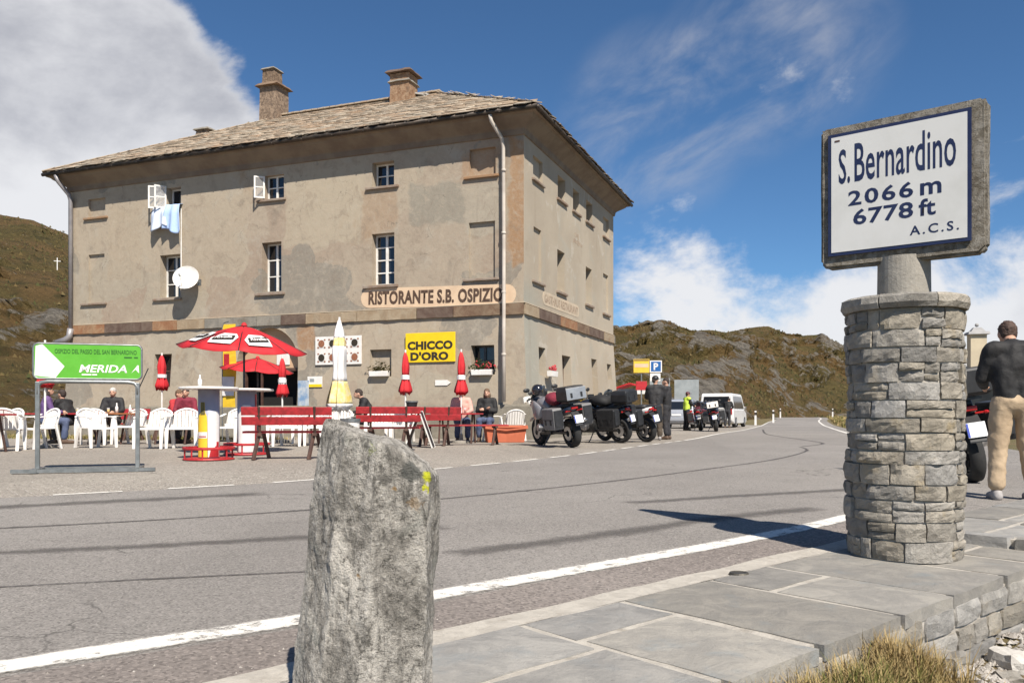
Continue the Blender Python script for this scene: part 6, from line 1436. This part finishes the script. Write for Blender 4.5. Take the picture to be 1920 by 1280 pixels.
cr_ = thing('wooden_cross', 'small pale cross on the left hillside', 'cross', (-43.5, 80.0, 14.9), R(20)); cr_.scale = (.45,) * 3; q = MB(); q.box((0, 0, 1.0), (.16, .16, 2.6)); q.build('upright', 'white_frame', cr_); q = MB(); q.box((0, 0, 1.6), (1.3, .12, .14)); q.build('crossbar', 'white_frame', cr_)

# small house with chimney behind the man, right of the pillar
hs = thing('small_house', 'low grey roofed house with cream chimney behind the man in khaki', 'house', (14.95, 25.5, -.6), R(-15))
q = MB(); q.box((1.0, 1.5, 1.2), (4.4, 3.2, 2.4)); q.build('wall', 'hut_wall', hs)
q = MB(); q.prism([(-.5, 2.5), (1.5, 3.2), (3.5, 2.5), (3.5, 2.40), (1.5, 3.08), (-.5, 2.40)], -1.5, 3.6, 'x'); q.build('roof', 'hut_roof', hs)
q = MB(); q.box((-.6, .4, 3.2), (.45, .45, 1.6)); q.build('chimney', 'chimney_cream', hs); q = MB(); q.box((-.6, .4, 4.04), (.62, .62, .08), None, 0, .9); q.box((-.6, .4, 4.15), (.42, .42, .14), None, 0, .5); q.ball((-.6, .4, 4.3), .06, 8); q.build('chimney_cap', 'hut_roof', hs)
q = MB(); q.box((-.4, -.105, 1.3), (.7, .02, .8)); q.build('window', 'glass', hs)

# ------------------------------------------------------------------ pass monument: round stone pillar with enamel sign
mo = thing('pass_monument', 'round dry-stone pillar carrying the white S. Bernardino altitude sign', 'monument', (2.315, 4.94, G(4.94) + .02), 0)
PR, PHt = .318, 1.42
q = MB(); q.lathe([(.001, -.03), (PR - .020, -.03), (PR - .020, PHt), (.001, PHt)], n=40); q.build('mortar_core', 'mortar', mo, smooth=False)
rows = [.115, .105, .12, .09, .115, .075, .10, .085, .10, .10, .11, .085, .10, .12]; k_ = sum(rows); zc = 0.0; rr = random.Random(11)
for ri, hrow in enumerate(rows):
    h = hrow / k_ * PHt; a = rr.uniform(0, 2); end = a + 2 * PI
    while a < end - .05:
        w = min(rr.choice((.26, .40, .52, .66, .8, .95)) * rr.uniform(.85, 1.15), end - a)
        if end - a - w < .2: w = end - a
        pieces = [(0, h)]
        if h > .098 and rr.random() < .30: c = rr.uniform(.4, .6); pieces = [(0, h * c), (h * c, h)]
        for z0, z1 in pieces:
            g = .0045; out = PR + rr.uniform(-.010, .010); na_, nz_ = max(3, int(w / .085)), 4; vs = []; sd = rr.uniform(0, 99); sk_ = [rr.uniform(-.012, .012) for _ in range(4)]
            for j in range(nz_ + 1):
                for i in range(na_ + 1):
                    fx, fz = i / na_, j / nz_; ed = (i in (0, na_)) + (j in (0, nz_))
                    aa = a + g / PR + (w - 2 * g / PR) * fx + (rr.uniform(-.008, .008) if ed else 0); zz = zc + z0 + g + (z1 - z0 - 2 * g) * fz + ((sk_[0] * (1 - fx) + sk_[1] * fx) * (1 - fz) + (sk_[2] * (1 - fx) + sk_[3] * fx) * fz) * .5
                    ro = out - .0035 * ed + noise.noise(Vector((aa * 4, zz * 13, sd))) * .012 + noise.noise(Vector((aa * 15, zz * 46, sd))) * .008
                    vs.append((ro * math.cos(aa), ro * math.sin(aa), zz))
            W1 = na_ + 1; fs = [(j * W1 + i, j * W1 + i + 1, (j + 1) * W1 + i + 1, (j + 1) * W1 + i) for j in range(nz_) for i in range(na_)]
            ring = list(range(W1)) + [j * W1 + na_ for j in range(1, nz_ + 1)] + [nz_ * W1 + i for i in range(na_ - 1, -1, -1)] + [j * W1 for j in range(nz_ - 1, 0, -1)]; o_ = len(vs); n = len(ring)
            vs += [(vs[i][0] * .88, vs[i][1] * .88, vs[i][2]) for i in ring]; fs += [(ring[i], o_ + i, o_ + (i + 1) % n, ring[(i + 1) % n]) for i in range(n)]
            q = MB(); q.add(vs, fs); q.build('stone', 'pillar_stone', mo)
        a += w
    zc += h
# cap of rough stone segments
a = .3
for k in range(7):
    w = 2 * PI / 7; q = MB(); vs = []; n = 6
    for i in range(n + 1):
        aa = a + .012 + (w - .024) * i / n
        for r_, z in ((.10, PHt), (.335, PHt + .002), (.349, PHt + .03), (.347, PHt + .066), (.330, PHt + .080), (.10, PHt + .084)):
            e = noise.noise(Vector((aa * 4, z * 20, k))) * .014 + noise.noise(Vector((aa * 14, z * 60, k))) * .006; vs.append(((r_ + e) * math.cos(aa), (r_ + e) * math.sin(aa), z + (e * .5 if z > PHt + .01 else 0)))
    fs = [(i * 6 + j, i * 6 + 6 + j, i * 6 + 7 + j, i * 6 + 1 + j) for i in range(n) for j in range(5)] + [tuple(range(6)), tuple(n * 6 + j for j in range(5, -1, -1))]
    q.add(vs, fs); q.build('cap_stone', 'pillar_stone', mo); a += w
ZP = PHt + .085
q = MB(); q.lathe([(.001, ZP - .05), (.150, ZP - .05), (.146, ZP + .02), (.143, ZP + .24), (.001, ZP + .24)], n=36); q.build('post', 'concrete_post', mo, smooth=False)
SX = Matrix.Rotation(R(-38.3), 4, 'Z'); SWd, SHt, z0 = .90, .855, ZP + .205
def sgn(x, y, z): return SX @ Vector((x, y - .06, z0 + z))
q = MB(); q.X = SX @ Matrix.Translation((0, -.06, z0)); c_ = .035
oc = [(-SWd / 2 + c_, 0), (SWd / 2 - c_, 0), (SWd / 2, c_), (SWd / 2, SHt - c_ * .6), (SWd / 2 - c_ * .6, SHt), (-SWd / 2 + c_ * .4, SHt), (-SWd / 2, SHt - c_ * .4), (-SWd / 2, c_)]
q.prism(oc, -.05, .045); fr_ = q.build('sign_frame', 'concrete_frame', mo)
bm = bmesh.new(); bm.from_mesh(fr_.data); bmesh.ops.bevel(bm, geom=list(bm.edges), offset=.014, segments=2, affect='EDGES'); bmesh.ops.triangulate(bm, faces=[f for f in bm.faces if len(f.verts) > 4]); bmesh.ops.subdivide_edges(bm, edges=[e for e in bm.edges if e.calc_length() > .06], cuts=4, use_grid_fill=True); bm.to_mesh(fr_.data); bm.free(); jitter(fr_, .005, 22, 1)
fw, fh, fz = .775, .735, SHt / 2 + .012; FX = -.012
def T_(x, z, y): return SX @ Matrix.Translation((x + FX, -.06 + y, z0 + z))
q = MB(); q.X = T_(0, fz, -.0600); q.box((0, 0, 0), (fw, .012, fh)); bd_ = q.build('enamel_border', 'sign_blue', mo)
pw_, ph_ = fw - .040, fh - .040
q = MB(); q.X = T_(0, fz, -.0665); q.box((0, 0, 0), (pw_, .004, ph_)); pn_ = q.build('enamel_panel', 'sign_white', mo)
def stext(body, u0, u1, v0, v1, bold, sp=1.0):
    text_obj(body, (u1 - u0) * pw_, (v1 - v0) * ph_, 'lettering', 'sign_blue', pn_, T_(((u0 + u1) / 2 - .5) * pw_, fz + (.5 - (v0 + v1) / 2) * ph_, -.0685), .001, bold, sp)
stext('S.', .060, .150, .115, .415, .012); stext('Bernardino', .185, .925, .085, .415, .010, 1.03)
stext('2066', .135, .625, .485, .615, .022, 1.18); stext('m', .675, .825, .515, .615, .022)
stext('6778', .175, .625, .650, .785, .022, 1.05); stext('ft', .665, .785, .645, .785, .022)
stext('A.C.S.', .60, .945, .855, .932, .016, 1.3)
q = MB(); q.X = T_(-.5 * pw_ + .035, fz + .5 * ph_ - .025, -.0690); q.box((0, 0, 0), (.03, .002, .010)); q.build('sticker', 'dark_wood', pn_)
dc = thing('survey_marker', 'small flat iron disc set on the slabs left of the pillar', 'marker', (*st(1.93, .03).to_2d(), G(4.35) + .012), 0)
q = MB(); q.lathe([(.001, 0), (.05, 0), (.053, .008), (.047, .018), (.03, .014), (.001, .015)], n=24); q.build('disc', 'iron_disc', dc)

# ------------------------------------------------------------------ standing stone in the foreground
bs = thing('stone_post', 'rough lichen-spotted granite post standing in the foreground', 'stone', (-.405, 2.42, G(2.4) - .12), 0)
sec_b = [(-.262, -.03), (-.15, -.15), (-.01, -.18), (.155, -.10), (.175, .05), (.08, .17), (-.16, .16)]
sec_t = [(-.150, -.01), (-.06, -.11), (.04, -.145), (.185, -.095), (.195, .05), (.10, .13), (-.09, .12)]
nz_, nq = 190, 154; vs = []
def sec(f, u):
    P = [Vector(a).lerp(Vector(b_), f) for a, b_ in zip(sec_b, sec_t)]; n = len(P); k = int(u * n) % n; g = u * n - int(u * n); return P[k].lerp(P[(k + 1) % n], g)
def topz(x, y): return .978 - (x + .14) * .33 - max(0, x - .08) * .25 + .02 * noise.noise(Vector((x * 9, y * 9, 0)))
for j in range(nz_ + 1):
    f = j / nz_
    for i in range(nq):
        p_ = sec(f, i / nq); x, y = p_; z = f * topz(x, y) + (-.02 if f == 1 else 0)
        d = Vector((x, y, 0)).normalized(); q3 = Vector((x * 8, y * 8, z * 3.2))
        vd = noise.voronoi(Vector((x * 7 + 3, y * 7, z * 3.4 + .25 * noise.noise(q3))))[0]; vd2 = noise.voronoi(Vector((x * 19, y * 19, z * 11 + 5)))[0]
        disp = .009 * noise.fractal(q3, 1, 2.1, 5) + .012 * min(.55, vd[1] - vd[0]) + .0045 * min(.5, vd2[1] - vd2[0]) + .0030 * noise.fractal(Vector((x * 45, y * 45, z * 28)), .8, 2.1, 3) - .012
        if f > .975: disp -= (f - .975) * .5
        vs.append((x + d.x * disp, y + d.y * disp, z + .010 * noise.noise(Vector((x * 14, y * 14, 7))) * f))
fs = [(j * nq + i, j * nq + (i + 1) % nq, (j + 1) * nq + (i + 1) % nq, (j + 1) * nq + i) for j in range(nz_) for i in range(nq)]
# top closed with rings shrinking to the middle
base_i = nz_ * nq; prev = base_i; cxy = Vector((.03, 0))
for k in range(1, 9):
    s_ = 1 - k / 8.5; start = len(vs)
    for i in range(nq):
        x, y, z = vs[base_i + i]; X, Y = cxy.x + (x - cxy.x) * s_, cxy.y + (y - cxy.y) * s_; vs.append((X, Y, topz(X, Y) + .006 * noise.fractal(Vector((X * 14, Y * 14, 2)), 1, 2, 4)))
    fs += [(prev + i, prev + (i + 1) % nq, start + (i + 1) % nq, start + i) for i in range(nq)]; prev = start
fs.append(tuple(prev + i for i in range(nq)))
m_, t, b = mat_base('granite_post'); p = coords(t, 'obj')
n1 = t.noise(t.mapping(p, (1, 1, .38), (0, R(8), 0)), 9, 8, .7, .8); n2 = t.noise(p, 42, 6, .75); n3 = t.noise(p, 150, 4, .7); n4 = t.noise(p, 5, 4, .6, .5)
col = t.mix(t.ramp(n1, .34, .66), (.15, .138, .12), (.52, .485, .43))
col = t.mix(t.math('MULTIPLY', t.ramp(n2, .52, .72), .7), col, (.62, .58, .52))
col = t.mix(t.math('MULTIPLY', t.ramp(n2, .48, .34), .85), col, (.065, .06, .052))
col = t.mix(t.math('MULTIPLY', t.ramp(n4, .56, .70), .45), col, (.26, .27, .235))
col = t.mix(t.math('MULTIPLY', t.ramp(t.noise(t.mapping(p, (1, 1, .22)), 24, 7, .72, 1.2), .47, .33), .8), col, (.075, .07, .06))
col = t.mix(t.math('MULTIPLY', t.ramp(n3, .5, .3), .55), col, (.10, .092, .08))
col = t.mix(t.math('MULTIPLY', t.ramp(t.noise(t.mapping(p, loc=(4, 4, 1)), 17, 3, .5), .70, .76), .7), col, (.33, .20, .075))
def spot(c, r_, wob, cc, col, amt=1.0):
    d = t.vmath('DISTANCE', p, c).outputs['Value']; d = t.math('ADD', d, t.math('MULTIPLY', t.math('SUBTRACT', n2, .5), wob)); return t.mix(t.math('MULTIPLY', t.ramp(d, r_, r_ * .72), amt), col, cc)
col = spot((.135, -.13, .835), .046, .05, (.10, .10, .09), col, .9); col = spot((.188, -.09, .825), .034, .05, (.50, .50, .03), col); col = spot((.178, -.10, .785), .022, .06, (.50, .50, .03), col)
col = spot((.14, -.11, .74), .022, .09, (.34, .20, .07), col, .35); col = spot((.02, -.14, .90), .018, .1, (.30, .33, .10), col, .5); col = spot((.06, -.15, .82), .03, .06, (.14, .13, .115), col, .8)
t.set(b.inputs['Base Color'], col); b.inputs['Roughness'].default_value = .92; b.inputs['Specular IOR Level'].default_value = .25
bump(t, b, t.math('ADD', t.math('ADD', n1, t.math('MULTIPLY', n2, .7)), t.math('MULTIPLY', n3, 0.35)), 1.0, .02)
q = MB(); q.add(vs, fs); q.build('shaft', m_, bs, smooth=False)
